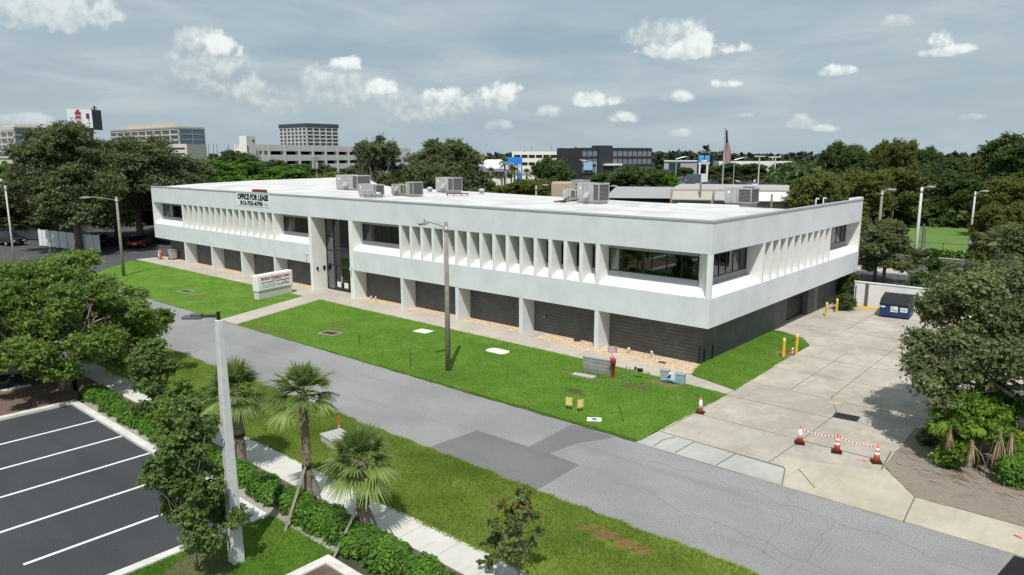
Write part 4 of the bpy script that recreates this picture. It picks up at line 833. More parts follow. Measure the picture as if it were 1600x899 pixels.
# hydrant / fire connection, low block wall, backflow pipes, utility boxes
t = thing('low_block_wall', 'short grey block wall beside the red standpipe on the lawn', 'wall', (-4.15, -3.95, 0), .15); MB().box(-.85, .85, -.1, .1, -.1, .82).build('wall', mat('grey_block_small', (.30, .30, .29), .9, .1, fn=lambda t, b, g, tc: f_block(t, b, g, tc, (.27, .27, .26), (.17, .17, .16))), t); MB().box(-.87, .87, -.12, .12, .82, .88).build('coping', mat('grey_cap', (.36, .36, .35), .9, .1), t)
t = thing('fire_standpipe', 'red fire standpipe at the end of the low grey wall', 'standpipe', (-3.12, -4.1, 0)); MB().lathe(0, 0, [(.10, -.05), (.075, .02), (.075, .72), (.11, .74), (.11, .82), (.13, .86), (.13, 1.0), (.09, 1.08), (.03, 1.13)], 16).build('riser', REDH, t, smooth=True)
MB().tube([(0, 0, .92), (-.16, -.08, .9)], .07, 10).tube([(0, 0, .92), (.08, -.16, .9)], .07, 10).build('inlet', REDH, t); MB().tube([(0, 0, .7), (-.25, .1, 1.05), (-.28, .1, 1.1)], .03, 6).build('branch_pipe', REDH, t)
t = thing('fire_sign', 'small red and white notice on a thin post behind the red standpipe', 'sign', (-3.9, -3.0, 0), .6); MB().cyl(0, 0, 0, 1.25, .018, n=6).build('post', GALV, t); MB().box(-.24, .24, -.02, -.01, 1.02, 1.38).build('panel', mat('faded_red_panel', (.40, .22, .26), .6, .3), t); text('lettering', 'FIRE\nDEPT', .36, .26, WT, t, (0, -.024, 1.2), (PI/2, 0, 0), .005)
t = thing('concrete_pad', 'broken grey concrete pad in front of the low block wall', 'slab', (-4.5, -4.75, 0), .15); MB().prism(jag([(-.6, -.2), (.6, -.25), (.65, .2), (-.6, .2)], .2, .03, 3), 0, .08).build('slab', CONC2, t)
COPG = mat('weathered_copper_pipe', (.20, .32, .26), .5, .4, .2, noise=(8, .7, (.12, .2, .17)))
t = thing('backflow_pipes', 'pale green backflow pipe loop with dark valve on the lawn', 'pipes', (-2.0, -3.35, .03), .2); MB().tube([(-.5, 0, 0), (-.5, 0, .42), (.0, 0, .48), (.5, 0, .42), (.5, 0, 0)], .035, 8).build('pipe', COPG, t); MB().box(-.14, .14, -.07, .07, .4, .56).tube([(-.25, 0, .45), (-.25, 0, .62)], .06, 6).build('valve', BLACK, t)
t = thing('backflow_pipes', 'thin upright pipe pair just right of the red standpipe', 'pipes', (-2.75, -3.3, .03), .2); MB().tube([(-.1, 0, 0), (-.1, 0, .5), (.12, 0, .5), (.12, 0, 0)], .022, 6).build('pipe', COPG, t)
def ubox(label, x, y, w, d, h, m, rz=.2):
    t = thing('utility_box', label, 'utility box', (x, y, .05), rz, 'utility boxes'); MB().box(-w/2, w/2, -d/2, d/2, 0, h*.86).build('cabinet', m, t, bevel=.02); MB().box(-w/2-.02, w/2+.02, -d/2-.02, d/2+.02, h*.86, h).build('lid', m, t, bevel=.02); return t
ubox('grey ribbed utility box, left one of the pair by the walk', -.98, -2.62, .42, .35, .55, mat('box_grey', (.34, .36, .38), .6, .3)); ubox('blue grey utility box, right one of the pair by the walk', -.12, -2.58, .45, .35, .50, mat('box_bluegrey', (.26, .36, .42), .6, .3))
t = thing('water_meter', 'white and blue meter pipework between the two utility boxes', 'water meter', (-.5, -3.0, .05), .2); MB().box(-.1, .16, .1, .2, .05, .5).build('plate', WHITE, t); MB().tube([(-.4, 0, .12), (.0, -.02, .2), (.3, 0, .1)], .06, 8).build('pipe', mat('blue_pipe', (.15, .33, .55), .5, .4), t); MB().tube([(-.1, .02, .22), (.02, .05, .42)], .05, 6).build('valve', BLACK, t)
for i, (x, y, h, lab) in enumerate(((-5.0, .4, .34, 'round-topped white vent pipe in the gravel by the last pillar'), (-3.6, .55, .36, 'slim white cleanout pipe in the gravel near the building corner'), (-29.0, .75, .25, 'short white pipe in the gravel right of the entrance, left one'), (-28.3, .65, .3, 'short white pipe in the gravel right of the entrance, right one'))):
    t = thing('standpipe', lab, 'pipe', (x, y, .04), 0, 'white pipes in the gravel'); MB().lathe(0, 0, [(.05, 0), (.05, h-.1), (.09 if i == 0 else .055, h-.1), (.07, h), (.02, h+.03)], 12).build('pipe', WHITE, t, smooth=True)
    if i == 1: MB().tube([(0, 0, .24), (.16, 0, .24)], .02, 6).build('tap', WHITE, t)
t = thing('hose_reel', 'small black coil lying in the gravel near the side door', 'hose', (-8.9, .75, .06)); MB().tube([(.2*math.cos(a), .14*math.sin(a), .03+.02*a/6) for a in np.linspace(0, 18, 50)], .03, 6).build('coil', BLACK, t)
t = thing('pull_box', 'flat brown cover lying in the gravel near the building corner', 'cover', (-2.6, .0, .05)); MB().box(-.2, .2, -.1, .1, 0, .04).build('lid', RUST, t)
def slab(name, label, cat, x, y, poly, m, grp=None, h=.085, z=0):
    t = thing(name, label, cat, (x, y, z), 0, grp); MB().prism(poly, 0, h).build('cover', m, t); return t
def rect(w, d, rz=0): c, s = math.cos(rz), math.sin(rz); return [(x*c-y*s, x*s+y*c) for x, y in ((-w/2, -d/2), (w/2, -d/2), (w/2, d/2), (-w/2, d/2))]
slab('concrete_cover', 'square white concrete cover in the lawn left of the lamp post', 'cover', -17.9, -3.75, rect(1.1, .85, .1), WHITE, 'white covers in the lawn')
slab('concrete_cover', 'rounded white concrete cover in the lawn right of the lamp post', 'cover', -11.0, -4.2, [(x*(1 if abs(y) < .3 else .86), y) for x, y in ((-.72, -.2), (-.6, -.42), (.6, -.42), (.72, -.2), (.72, .2), (.6, .42), (-.6, .42), (-.72, .2))], WHITE, 'white covers in the lawn')
def grate(label, x, y, w, d, rz, lot=False):
    t = thing('drain_grate', label, 'drain grate', (x, y, .0), rz, 'drain grates'); z = .0 if not lot else -.03
    MB().box(-w/2, w/2, -d/2, d/2, 0, .055+z).build('pit', mat('dark_pit', (.025, .022, .02), .9, .1), t); m = MB(); m.box(-w/2-.08, w/2+.08, -d/2-.08, -d/2, 0, .075+z).box(-w/2-.08, w/2+.08, d/2, d/2+.08, 0, .075+z).box(-w/2-.08, -w/2, -d/2, d/2, 0, .075+z).box(w/2, w/2+.08, -d/2, d/2, 0, .075+z); m.build('frame', BLACK if lot else CONC2, t)
    g = MB(); n = int(w/.1)
    for k in range(n): g.box(-w/2+.02+k*w/n, -w/2+.06+k*w/n, -d/2, d/2, .055+z, .07+z)
    g.build('bars', BLACK if lot else mat('brown_iron', (.12, .08, .06), .8, .2), t)
grate('rusty drain grate in the lawn in front of the entrance', -22.05, -8.0, 1.1, .75, .2); grate('dark drain grate in the far lawn left of the sign', -43.5, -7.3, 1.2, .7, .1); grate('black drain grate in the middle of the driveway', 7.65, -2.15, .85, .55, .1, True)
for i, (x, y, lab) in enumerate(((-2.0, -9.4, 'yellow lawn marker sign, left one of the pair near the street'), (-1.45, -9.3, 'yellow lawn marker sign, right one of the pair near the street'))):
    t = thing('lawn_sign', lab, 'lawn sign', (x, y, .04), .3+.9*i, 'yellow lawn signs'); MB().box(-.15, .15, -.012, .012, .22, .58).build('panel', mat('pale_yellow_panel', (.72, .56, .22), .6, .3), t); MB().cyl(-.1, 0, 0, .24, .012, n=6).cyl(.1, 0, 0, .24, .012, n=6).build('stake', BLACK, t)
t = thing('survey_marker', 'white plastic disc with a blue centre lying on the lawn', 'marker', (-.4, -9.75, .06), .2); MB().prism(jag(rect(.62, .42, .4), .2, .03, 2), 0, .04).build('plate', WHITE, t); MB().cyl(.02, 0, .04, .055, .12).build('centre', mat('marker_blue', (.05, .2, .4), .6, .2), t)
for (x, y, h, lab, lx) in ((.75, -9.1, .75, 'thin dark stake leaning in the lawn near the driveway corner', -.35), (-12.45, -9.6, 1.0, 'thin green stake in the lawn left of the lamp post', .0), (-18.2, -8.6, .7, 'thin green stake in the lawn midway to the entrance grate', .0), (10.25, -6.95, .8, 'thin black stake leaning beside the right cone', .3)):
    t = thing('stake', lab, 'stake', (x, y, 0)); MB().tube([(0, 0, -.1), (lx, .0, h)], .016, 6).build('rod', BLACK if lx else mat('dark_green_rod', (.02, .05, .02), .6, .2), t)
t = thing('transformer_pad', 'low concrete utility pad with an upright side on the verge', 'utility box', (-6.55, -18.55, .03), -.15); MB().box(-.65, .65, -.4, .45, 0, .3).build('vault', mat('vault_grey', (.5, .5, .47), .8, .2), t, bevel=.02); MB().box(-.7, .7, -.42, .5, .3, .36).build('lid', CONC2, t, bevel=.015)
t = thing('pipeline_marker', 'orange plastic marker post behind the low utility pad', 'marker post', (-7.2, -18.0, .03)); MB().box(-.05, .05, -.012, .012, .5, .85).build('flag', ORANGE, t); MB().cyl(0, 0, 0, .5, .015, n=6).build('post', WHITE, t)
# barricade and bin at the far left end of the building
for i, (x, y, h) in enumerate(((-66.3, .35, .7), (-64.8, -.1, 1.1))):
    t = thing('channelizer', ['short white and orange delineator at the far end of the walk', 'tall orange delineator post at the far end of the walk'][i], 'delineator', (x, y, .05)); MB().cyl(0, 0, .05, h, .08, .06).build('tube', ORANGE if i else REFLW, t); MB().box(-.3, .3, -.2, .2, 0, .05).build('base', BLACK, t); MB().lathe(0, 0, [(.075, h*.7), (.072, h*.82)], 12).build('band', REFLW if i else ORANGE, t)
t = thing('wheeled_bin', 'pale grey wheeled cart against the far end of the dark wall', 'cart', (-63.2, .55, .05)); MB().add([(-.25, -.3, .15), (.25, -.3, .15), (.25, .3, .15), (-.25, .3, .15), (-.32, -.4, 1.05), (.32, -.4, 1.05), (.32, .4, 1.05), (-.32, .4, 1.05)], [(3, 2, 1, 0), (4, 5, 6, 7), (0, 1, 5, 4), (1, 2, 6, 5), (2, 3, 7, 6), (3, 0, 4, 7)]).build('body', METAL, t, bevel=.02); MB().box(-.35, .35, -.43, .43, 1.06, 1.12).build('lid', METAL, t)
for y in (-.3, .3): MB().tube([(-.3, y, .12), (-.24, y, .12)], .12, 10).build('wheel', BLACK, t)

# ---------------------------------------------------------------- vehicles
def car(name, label, cat, x, y, rz, paint, kind='sedan', group=None, z=0, detail=True):
    t = thing(name, label, cat, (x, y, z), rz, group)        # nose towards +x
    if kind == 'sedan': Lc, Wc, prof, cab = 4.6, .88, [(-2.25, .3), (-2.3, .75), (-2.15, .98), (-1.5, 1.02), (.9, .98), (1.9, .85), (2.28, .68), (2.3, .3)], [(-1.75, 1.0), (-1.1, 1.42), (-.2, 1.46), (.25, 1.42), (1.05, .98)]
    elif kind == 'suv': Lc, Wc, prof, cab = 4.9, .95, [(-2.4, .38), (-2.45, .9), (-2.35, 1.15), (1.0, 1.12), (2.2, 1.0), (2.42, .8), (2.42, .38)], [(-2.3, 1.13), (-2.0, 1.75), (-.2, 1.82), (.4, 1.76), (1.2, 1.12)]
    else: Lc, Wc, prof, cab = 5.4, .98, [(-2.7, .45), (-2.75, 1.1), (-2.7, 1.18), (1.2, 1.18), (2.5, 1.08), (2.7, .9), (2.7, .45)], [(-.9, 1.17), (-.8, 1.82), (.4, 1.84), (1.3, 1.17)]
    b = MB(); b.extrude_y(prof, -Wc, Wc).build('body', paint, t, bevel=.07 if detail else 0)
    n = len(cab); o0 = [(px, -Wc+.06, pz) for px, pz in cab]; vs = []
    for px, pz in cab: k = (pz-cab[0][1])*.32; vs += [(px, -Wc+.05+k, pz), (px, Wc-.05-k, pz)]
    fs = [tuple(2*i for i in range(n)), tuple(2*i+1 for i in range(n-1, -1, -1))]+[(2*i, 2*i+1, 2*((i+1) % n)+1, 2*((i+1) % n)) for i in range(n)]
    MB().add(vs, fs).build('windows', CARGLASS, t, bevel=.03 if detail else 0)
    top = [c for c in cab if c[1] > 1.38]; x0, x1 = top[0][0], top[-1][0]; zt = max(c[1] for c in cab); MB().box(x0+.05, x1-.02, -Wc+.2, Wc-.2, zt-.02, zt+.025).build('roof', paint, t, bevel=.02 if detail else 0)
    if kind == 'pickup': MB().box(-2.6, -1.0, -Wc+.1, Wc-.1, 1.181, 1.19).build('bed', BLACK, t)
    for wx in (-Lc*.3, Lc*.3):
        for s in (-1, 1):
            w = MB().tube([(wx, s*(Wc-.18), .34), (wx, s*(Wc+.015), .34)], .34, 18).build('wheel', mat('tyre_rubber', (.02, .02, .02), .9, .1), t)
            if detail: MB().tube([(wx, s*(Wc+.016), .34), (wx, s*(Wc+.03), .34)], .2, 12).build('rim', GALV, w)
    if detail:
        xe = prof[-1][0]; xb = prof[0][0]
        for s in (-1, 1):
            MB().box(xe-.06, xe+.012, s*.62-.17, s*.62+.17, .62, .76).build('headlight', WHITE, t); MB().box(xb-.06, xb+.04, s*.68-.14, s*.68+.14, .75, .9).build('tail_light', RT, t)
        MB().box(xb-.055, xb-.03, -.25, .25, .52, .64).build('number_plate', WHITE, t)
    return t
P_BLACK = mat('black_car_paint', (.012, .013, .015), .25, .5, coat=.8); P_RED = mat('dark_red_car_paint', (.16, .008, .012), .25, .5, coat=.8); P_SIL = mat('silver_car_paint', (.42, .43, .44), .3, .5, .3, coat=.6)
P_WHITE = mat('white_car_paint', (.75, .75, .75), .3, .5, coat=.6); P_BLUE = mat('blue_car_paint', (.03, .16, .36), .3, .5, coat=.6); P_GREY = mat('grey_car_paint', (.12, .125, .13), .3, .5, coat=.6)
car('parked_car', 'dark red car parked in shade beyond the far end of the building', 'car', -78.4, 3.2, 2.5, P_RED)
car('parked_car', 'black car parked in the deep shade left of the red one', 'car', -83.5, .6, 2.6, P_BLACK)
car('parked_pickup', 'black pickup parked at the far left edge', 'pickup truck', -93.2, -7.2, .25, P_BLACK, 'pickup')
car('parked_van', 'silver car half hidden under the big near tree at the left edge', 'car', -28.3, -24.2, -.1, P_SIL, 'suv')
# ---------------------------------------------------------------- palms
def fan(base, d, reach, spread, nl, rng, droop, w=.026):
    """a fan frond: returns tapering leaflet quads (n,4,3)"""
    d = d/np.linalg.norm(d); up = np.array([0, 0, 1.]); s = np.cross(d, up); s = s/(np.linalg.norm(s)+1e-6); u = np.cross(s, d); out = []
    for k in range(nl):
        a = (k/(nl-1)-.5)*spread; dd = d*math.cos(a)+s*math.sin(a)+u*(.12*math.cos(a*2)); dd /= np.linalg.norm(dd)
        Ln = reach*(1-.25*abs(a)/(spread/2))*rng.uniform(.9, 1.05); mid = base+dd*Ln*.55+up*(-droop*Ln*.12); tip = base+dd*Ln+up*(-droop*Ln*.5)
        side = np.cross(dd, u)+.5*u*rng.normal(); side /= np.linalg.norm(side)+1e-6; ww = w*(1 if abs(a) < 1 else .8); tip = tip+rng.normal(size=3)*.03
        b0 = base+dd*.03; out.append([b0-side*.012, mid-side*ww, mid+side*ww, b0+side*.012]); out.append([mid-side*ww, tip-side*.006, tip+side*.006, mid+side*ww])
    return out
def palm(name, label, x, y, h, nf, reach, seed, lean=(0, 0), stakes=(), r=.13, group='young cabbage palms', cat='palm tree', dead=0, lm=None, spread=2.4, pet=.55):
    t = thing(name, label, cat, (x, y, 0), 0, group); rng = np.random.default_rng(seed); top = np.array([lean[0], lean[1], h])
    tb = MB(); n = 16; pts = []; rr = []
    for i in range(n+1):
        k = i/n; pts.append((lean[0]*k**1.3, lean[1]*k**1.3, -.1+(h+.15)*k)); rr.append(r*(1.15-.25*k+(.25 if k > .82 else 0))+rng.uniform(-.012, .012))
    tb.tube(pts, rr, 10)
    for i in range(int(h*26)):
        k = rng.uniform(.12, 1)**.7; a = rng.uniform(0, 2*PI); c = np.array([lean[0]*k**1.3, lean[1]*k**1.3, h*k]); d = np.array([math.cos(a), math.sin(a), .0]); rr0 = r*(1.0 if k < .8 else 1.25)
        tb.tube([c+d*rr0*.7, c+d*(rr0+.05)+np.array([0, 0, .10])], [.035, .015], 4)
    tb.build('trunk', PALMBARK, t, fix=False)
    V = []; T = []; stems = MB()
    for i in range(nf):
        a = i*2.39996+rng.uniform(-.25, .25); el = R(84)-(i/nf)*R(112)+rng.uniform(-.12, .12)
        d = np.array([math.cos(a)*math.cos(el), math.sin(a)*math.cos(el), math.sin(el)]); pl = pet*rng.uniform(.8, 1.15); b = top+d*pl
        stems.tube([top, top+d*pl*.6, b], [.02, .014, .01], 4, False); q = fan(b, d*.95+np.array([0, 0, -.1]), reach*rng.uniform(.8, 1.12), spread, 30, rng, .45+.4*(i/nf)); V += q; tn = (.15+.45*rng.uniform()) if i < nf*.75 else rng.uniform(.6, 1); T += [tn+rng.uniform(-.08, .08) for _ in q]
    quads_mesh('fronds', np.array(V), np.clip(np.array(T), 0, 1), lm or L_PALM, t); stems.build('frond_stems', mat('frond_stem_green', (.14, .20, .06), .7, .2), t, fix=False)
    if dead:
        V = []; T = []
        for i in range(dead):
            a = rng.uniform(0, 2*PI); d = np.array([math.cos(a)*.35, math.sin(a)*.35, -1.]); q = fan(top+d*.3, d, reach*.9, 1.0, 16, rng, .1, .035); V += q; T += [rng.uniform(0, 1) for _ in q]
        quads_mesh('dead_fronds', np.array(V), np.array(T), L_DEAD, t)
    for (sx, sy) in stakes: MB().tube([(sx, sy, 0), (lean[0]*.3, lean[1]*.3, min(1.5, h*.55))], .045, 4).build('support_stake', LUMBER, t)
    if stakes: MB().lathe(lean[0]*.25, lean[1]*.25, [(r+.03, min(1.3, h*.5)), (r+.03, min(1.3, h*.5)+.12)], 12).build('strap', BLACK, t)
    return t
palm('cabbage_palm', 'tallest young palm, slim trunk, behind the pale pole side of the hedge', -3.07, -22.16, 3.7, 25, .82, 11, (-.12, .05), ((1.0, -1.55), (-.5, .75), (.15, .38)))
palm('cabbage_palm', 'short stout young palm nearest the camera, held by wooden stakes', -.13, -22.18, 2.35, 27, .85, 12, (-.1, .0), ((.3, -1.35), (.35, .35), (-.8, .3)), .17)
palm('cabbage_palm', 'young palm half hidden behind the tall white lamp pole', -7.25, -22.24, 2.9, 30, .95, 13, (-.1, .0), ((.6, -1.1), (-.9, .2)), .2)
op = palm('old_palm', 'drooping palm covered by climbing plants with dead fronds, on the dirt bed', 12.55, -4.6, 1.9, 14, .8, 21, (0, 0), (), .25, None, 'palm tree', 0, L_FERN, 2.0, .6)
rng = np.random.default_rng(77)
for (bx_, by_, bz_, bl_) in ((-.45, -1.0, 1.75, .95), (.25, -1.15, 1.45, .8), (1.0, -.75, 1.85, 1.15), (1.3, -.5, 1.8, 1.0)):
    V = []
    for i in range(60):
        a = rng.uniform(0, 2*PI); rr_ = abs(rng.normal())*.10; c0 = np.array([bx_, by_, bz_])+rng.normal(size=3)*.02; c1 = np.array([bx_+math.cos(a)*rr_*1.2, by_+math.sin(a)*rr_, bz_-bl_*.55]); c2 = c1+np.array([math.cos(a)*rr_*.6, math.sin(a)*rr_*.6, -bl_*rng.uniform(.25, .5)]); s = np.array([-math.sin(a), math.cos(a), 0])*.016
        V += [[c0-s*.3, c1-s, c1+s, c0+s*.3], [c1-s, c2-s*.2, c2+s*.2, c1+s]]
    quads_mesh('dead_frond', np.array(V), rng.uniform(0, 1, len(V)), L_DEAD, op)
x, y = 12.6, -4.6
# ---------------------------------------------------------------- hedges and shrubs
def leafy_mass(name, label, cat, pts_fn, n, size, lm, loc, seed, group=None, stems=None):
    rng = np.random.default_rng(seed); t = thing(name, label, cat, loc, 0, group); P, N = pts_fn(rng, n)
    z = P[:, 2]; tone = np.clip(.35*rng.uniform(0, 1, n)+.35*(np.sin(P[:, 0]*4.1+1.3*np.sin(P[:, 1]*3))*.5+.5)+.3*rng.uniform(0, 1, n), 0, 1)
    quads_mesh('foliage', leaf_quads(P, N, size, rng, 1.5), tone, lm, t)
    s = stems or MB()
    if not s.v:
        lo, hi = P.min(0), P.max(0)
        for k in range(14): q = rng.uniform(lo[:2], hi[:2]); s.tube([((lo[0]+hi[0])/2*.3+q[0]*.7, (lo[1]+hi[1])/2*.3+q[1]*.7, -.05), (q[0], q[1], hi[2]*.6)], .012, 4)
    s.build('stems', BARK, t, fix=False); return t
def hedge_fn(x0, x1, y0, y1, h):
    def f(rng, n):
        m = int((x1-x0)*7.5); cx = rng.uniform(x0+.2, x1-.2, m); cy = rng.uniform(y0+.25, y1-.25, m); cr = rng.uniform(.26, .46, m); cz = h-cr*rng.uniform(.85, 1.25, m)
        i = rng.integers(0, m, n); d = rng.normal(size=(n, 3)); d /= np.linalg.norm(d, axis=1)[:, None]; d[:, 2] = np.where(d[:, 2] < -.5, -d[:, 2], d[:, 2])
        r = cr[i]*rng.uniform(.75, 1.08, n); P = np.stack([cx[i], cy[i], cz[i]], 1)+d*r[:, None]; lowm = rng.uniform(size=n) < .3; P[lowm, 2] *= rng.uniform(.1, 1, lowm.sum()); P[:, 2] = np.abs(P[:, 2])
        N = d+np.array([0, 0, .6])+rng.normal(size=(n, 3))*.45; N /= np.linalg.norm(N, axis=1)[:, None]; return P, N
    return f
leafy_mass('hedge', 'bushy green hedge running along the sidewalk below the two staked palms', 'hedge', hedge_fn(-5.6, 4.6, -23.15, -22.2, .66), 44000, .085, L_HEDGE, (0, 0, .03), 31)
leafy_mass('hedge', 'bright green hedge along the parking lot kerb left of the white pole', 'hedge', hedge_fn(-20.2, -5.7, -23.15, -22.3, .64), 52000, .09, L_HEDGE, (0, 0, .03), 32)
cl = lambda rx, z0, z1, n, s, rc=(.22, .36): make_clumps(rx, rx, z0, z1, n, np.random.default_rng(s), rc)
tree('young_oak', 'slender young oak on a mulch ring beside the white pole', 'tree', (-2.05, -26.4, .05), [(x*(1.25-.16*z), y*(1.25-.16*z), z, r*(1.15-.1*z)) for x, y, z, r in cl(1.45, 1.0, 5.2, 70, 51, (.18, .34))], 34000, .07, L_YOUNG, .045, 1.3, 52, frac=.8, shell=.1, twigs=2, tip=.008, twigmat=BARK, per=14)
tree('yellow_green_shrub', 'loose yellow green bush tree at the left of the hidden palm', 'tree', (-10.2, -22.8, .03), cl(1.4, .4, 3.1, 40, 53), 24000, .08, L_ELM, .06, .8, 54, shell=.3, frac=.6, per=16)
tree('upright_shrub', 'dark upright narrow tree between the near tree and the hedge', 'tree', (-14.2, -22.2, .03), [(x*.8, y*.8, z, r) for x, y, z, r in cl(1.2, .4, 3.9, 40, 55, (.25, .4))], 24000, .08, L_YOUNG, .07, 1.0, 56, shell=.3, frac=.6, per=16)
t = tree('red_tipped_shrub', 'airy small green shrub tree with a few red new leaves at the bottom centre', 'shrub', (4.85, -20.9, .06), cl(.85, .4, 2.7, 26, 57, (.2, .32)), 4200, .075, L_RED, .03, .5, 58, shell=.2, frac=1, twigs=2, tip=.006, per=12)
rng = np.random.default_rng(5); P = rng.normal(size=(60, 3))*[.4, .4, .14]+[0, 0, 2.2]; N = rng.normal(size=(60, 3)); N /= np.linalg.norm(N, axis=1)[:, None]; quads_mesh('red_new_leaves', leaf_quads(P, N, .07, rng), rng.uniform(0, 1, 60), L_REDT, t)
tree('low_shrub', 'small dark ragged shrub on the sidewalk edge left of the red-tipped one', 'shrub', (4.0, -21.3, .06), cl(.3, .2, 1.0, 7, 59, (.25, .4)), 700, .08, L_RED, .02, .2, 60, shell=.2, frac=1, tip=.005)
# climber on the old palm and bushes on the right
def blob_fn(blobs):
    def f(rng, n): P, N, _ = crown_points(blobs, n, rng, .5, .8); P[:, 2] = np.abs(P[:, 2]); return P, N
    return f
leafy_mass('climbing_plant', 'yellow green climber smothering the old palm on the dirt bed', 'climber', blob_fn([(0, 0, 2.1, .8), (.6, .2, 1.9, .7), (-.6, .1, 1.8, .65), (-.1, -.5, 1.7, .6), (.6, -.4, 1.7, .55), (0, .6, 1.6, .8), (-.95, -.2, 1.35, .4), (-.7, -.6, 1.3, .35), (-.1, -.7, .9, .5), (-.5, -.5, .45, .5), (1.1, .2, 1.4, .5), (-1.1, .3, 1.1, .35)]), 20000, .085, L_FERN, (12.5, -4.6, .05), 61)
leafy_mass('bush', 'bright green bush behind the old palm', 'bush', blob_fn([(0, 0, 1.1, .8), (.8, .3, .9, .7), (-.6, .4, 1.6, .7), (.2, .5, 2.2, .7), (.9, .6, 1.9, .6)]), 16000, .09, L_BRIGHT, (12.6, -2.7, .05), 62)
leafy_mass('bush', 'grey green low bush at the edge of the dirt bed left of the old palm', 'bush', blob_fn([(0, 0, .3, .45), (.5, .1, .4, .5)]), 2200, .10, L_OAKR, (11.1, -3.2, .05), 63)
leafy_mass('hedge', 'dark green hedge right of the old palm at the right edge', 'hedge', hedge_fn(13.6, 19, -5.8, -2.6, 1.0), 30000, .08, L_HEDGE, (0, 0, .05), 64)
leafy_mass('bush', 'rounded dark bush beside the yellow bollards at the rear of the building', 'bush', blob_fn([(0, 0, .7, .7), (.2, .3, .6, .5)]), 5000, .10, L_DARK, (.55, 21.3, 0), 65)
leafy_mass('bush', 'tall dark vine mass against the rear end of the grey side wall', 'bush', blob_fn([(0, 0, 1.3, .75), (.0, .4, 2.0, .7), (.1, .2, .6, .8), (.4, .6, 1.7, .5)]), 8000, .12, L_DARK, (-.3, 24.3, 0), 66)
leafy_mass('bush', 'dark glossy bush tree behind the white wall right of the dumpster', 'bush', blob_fn([(0, 0, 2.2, 1.0), (.5, .5, 3.2, .8), (-.3, .2, 1.2, .9), (.2, .6, 4.0, .6), (1.0, .4, 2.4, .9)]), 9000, .15, L_DARK, (4.6, 26.0, 0), 67)
leafy_mass('bush', 'reddish bush row beside the black pickup at the far left', 'bush', blob_fn([(k*1.5, (k % 2)*.3, .8, .9) for k in range(7)]), 6000, .2, leafmat('russet_leaves', (.10, .05, .025), (.22, .12, .06)), (-90.5, -2.6, 0), 68)
leafy_mass('field_hedge', 'low clipped green hedge along the path before the playing field', 'hedge', hedge_fn(-8, 14, 57.2, 58.6, .9), 12000, .2, L_BRIGHT, (0, 0, 0), 69)
# dead palm litter on the dirt bed
t = thing('palm_litter', 'dry fallen palm fronds scattered on the dirt bed', 'debris', (12.6, -6.1, .06)); rng = np.random.default_rng(8); V = []
for i in range(34):
    a = rng.uniform(-.6, .6)-.3; c = np.array([rng.normal()*.9, rng.normal()*.35, rng.uniform(.01, .1)]); d = np.array([math.cos(a), math.sin(a), rng.uniform(-.05, .1)]); s = np.array([-d[1], d[0], 0])*.02; Ln = rng.uniform(.3, .8); V.append([c-s, c+s, c+d*Ln+s*.4, c+d*Ln-s*.4])
for i in range(30):
    a = rng.uniform(-.6, .6)-.3; c = np.array([3.2+rng.normal()*.5, .6+rng.normal()*.2, rng.uniform(.01, .1)]); d = np.array([math.cos(a), math.sin(a), rng.uniform(-.05, .1)]); s = np.array([-d[1], d[0], 0])*.02; Ln = rng.uniform(.3, .8); V.append([c-s, c+s, c+d*Ln+s*.4, c+d*Ln-s*.4])
quads_mesh('fronds', np.array(V), rng.uniform(0, 1, len(V)), L_DEAD, t)
t['kind'] = 'stuff'
# ---------------------------------------------------------------- big near trees
rs = np.random.default_rng(70)
tree('broad_tree', 'big spreading fresh green tree at the left edge shading the mulch bed', 'tree', (-22.4, -23.1, 0),
     [(x-1.6, y+.1, z, r) for x, y, z, r in make_clumps(6.3, 6.3, .7, 6.9, 125, rs, (.10, .24))], 115000, .12, L_ELM, .26, 2.0, 71, shell=.2, frac=.7, twigs=6, flat=.75, tip=.015, per=18)
rs = np.random.default_rng(72)
tree('live_oak', 'large live oak spreading over the driveway at the right edge', 'tree', (16.4, .9, 0),
     [(x, y, z, r) for x, y, z, r in make_clumps(6.9, 6.9, 2.1, 7.0, 190, rs, (.11, .24)) if not (z < 3.4 and x > -2.5)]+[(-5.2, -5.2, 2.9, .8), (-4.6, -5.5, 2.5, .8), (-5.7, -4.5, 3.4, .9), (-4.2, -4.8, 3.6, 1.0), (-5.9, -3.7, 4.1, .8), (-4.4, -4.0, 4.4, 1.1), (-2.9, -4.8, 4.3, 1.2), (-3.2, -3.4, 5.4, 1.3), (-4.6, -.4, 5.4, 1.2), (-4.0, .8, 6.2, 1.2), (-4.6, -2.0, 4.2, 1.1), (-2.6, -2.2, 6.6, 1.3), (-5.7, -2.6, 5.3, 1.0), (-5.4, -1.8, 6.0, 1.0), (-5.0, -1.0, 6.3, 1.1), (-5.9, -.8, 4.9, .9), (-4.4, -2.8, 6.2, 1.1), (-5.0, .2, 5.9, 1.0)], 160000, .115, L_OAKR, .38, 2.6, 73, shell=.2, frac=.7, twigs=5, flat=.75, tip=.015, per=18)
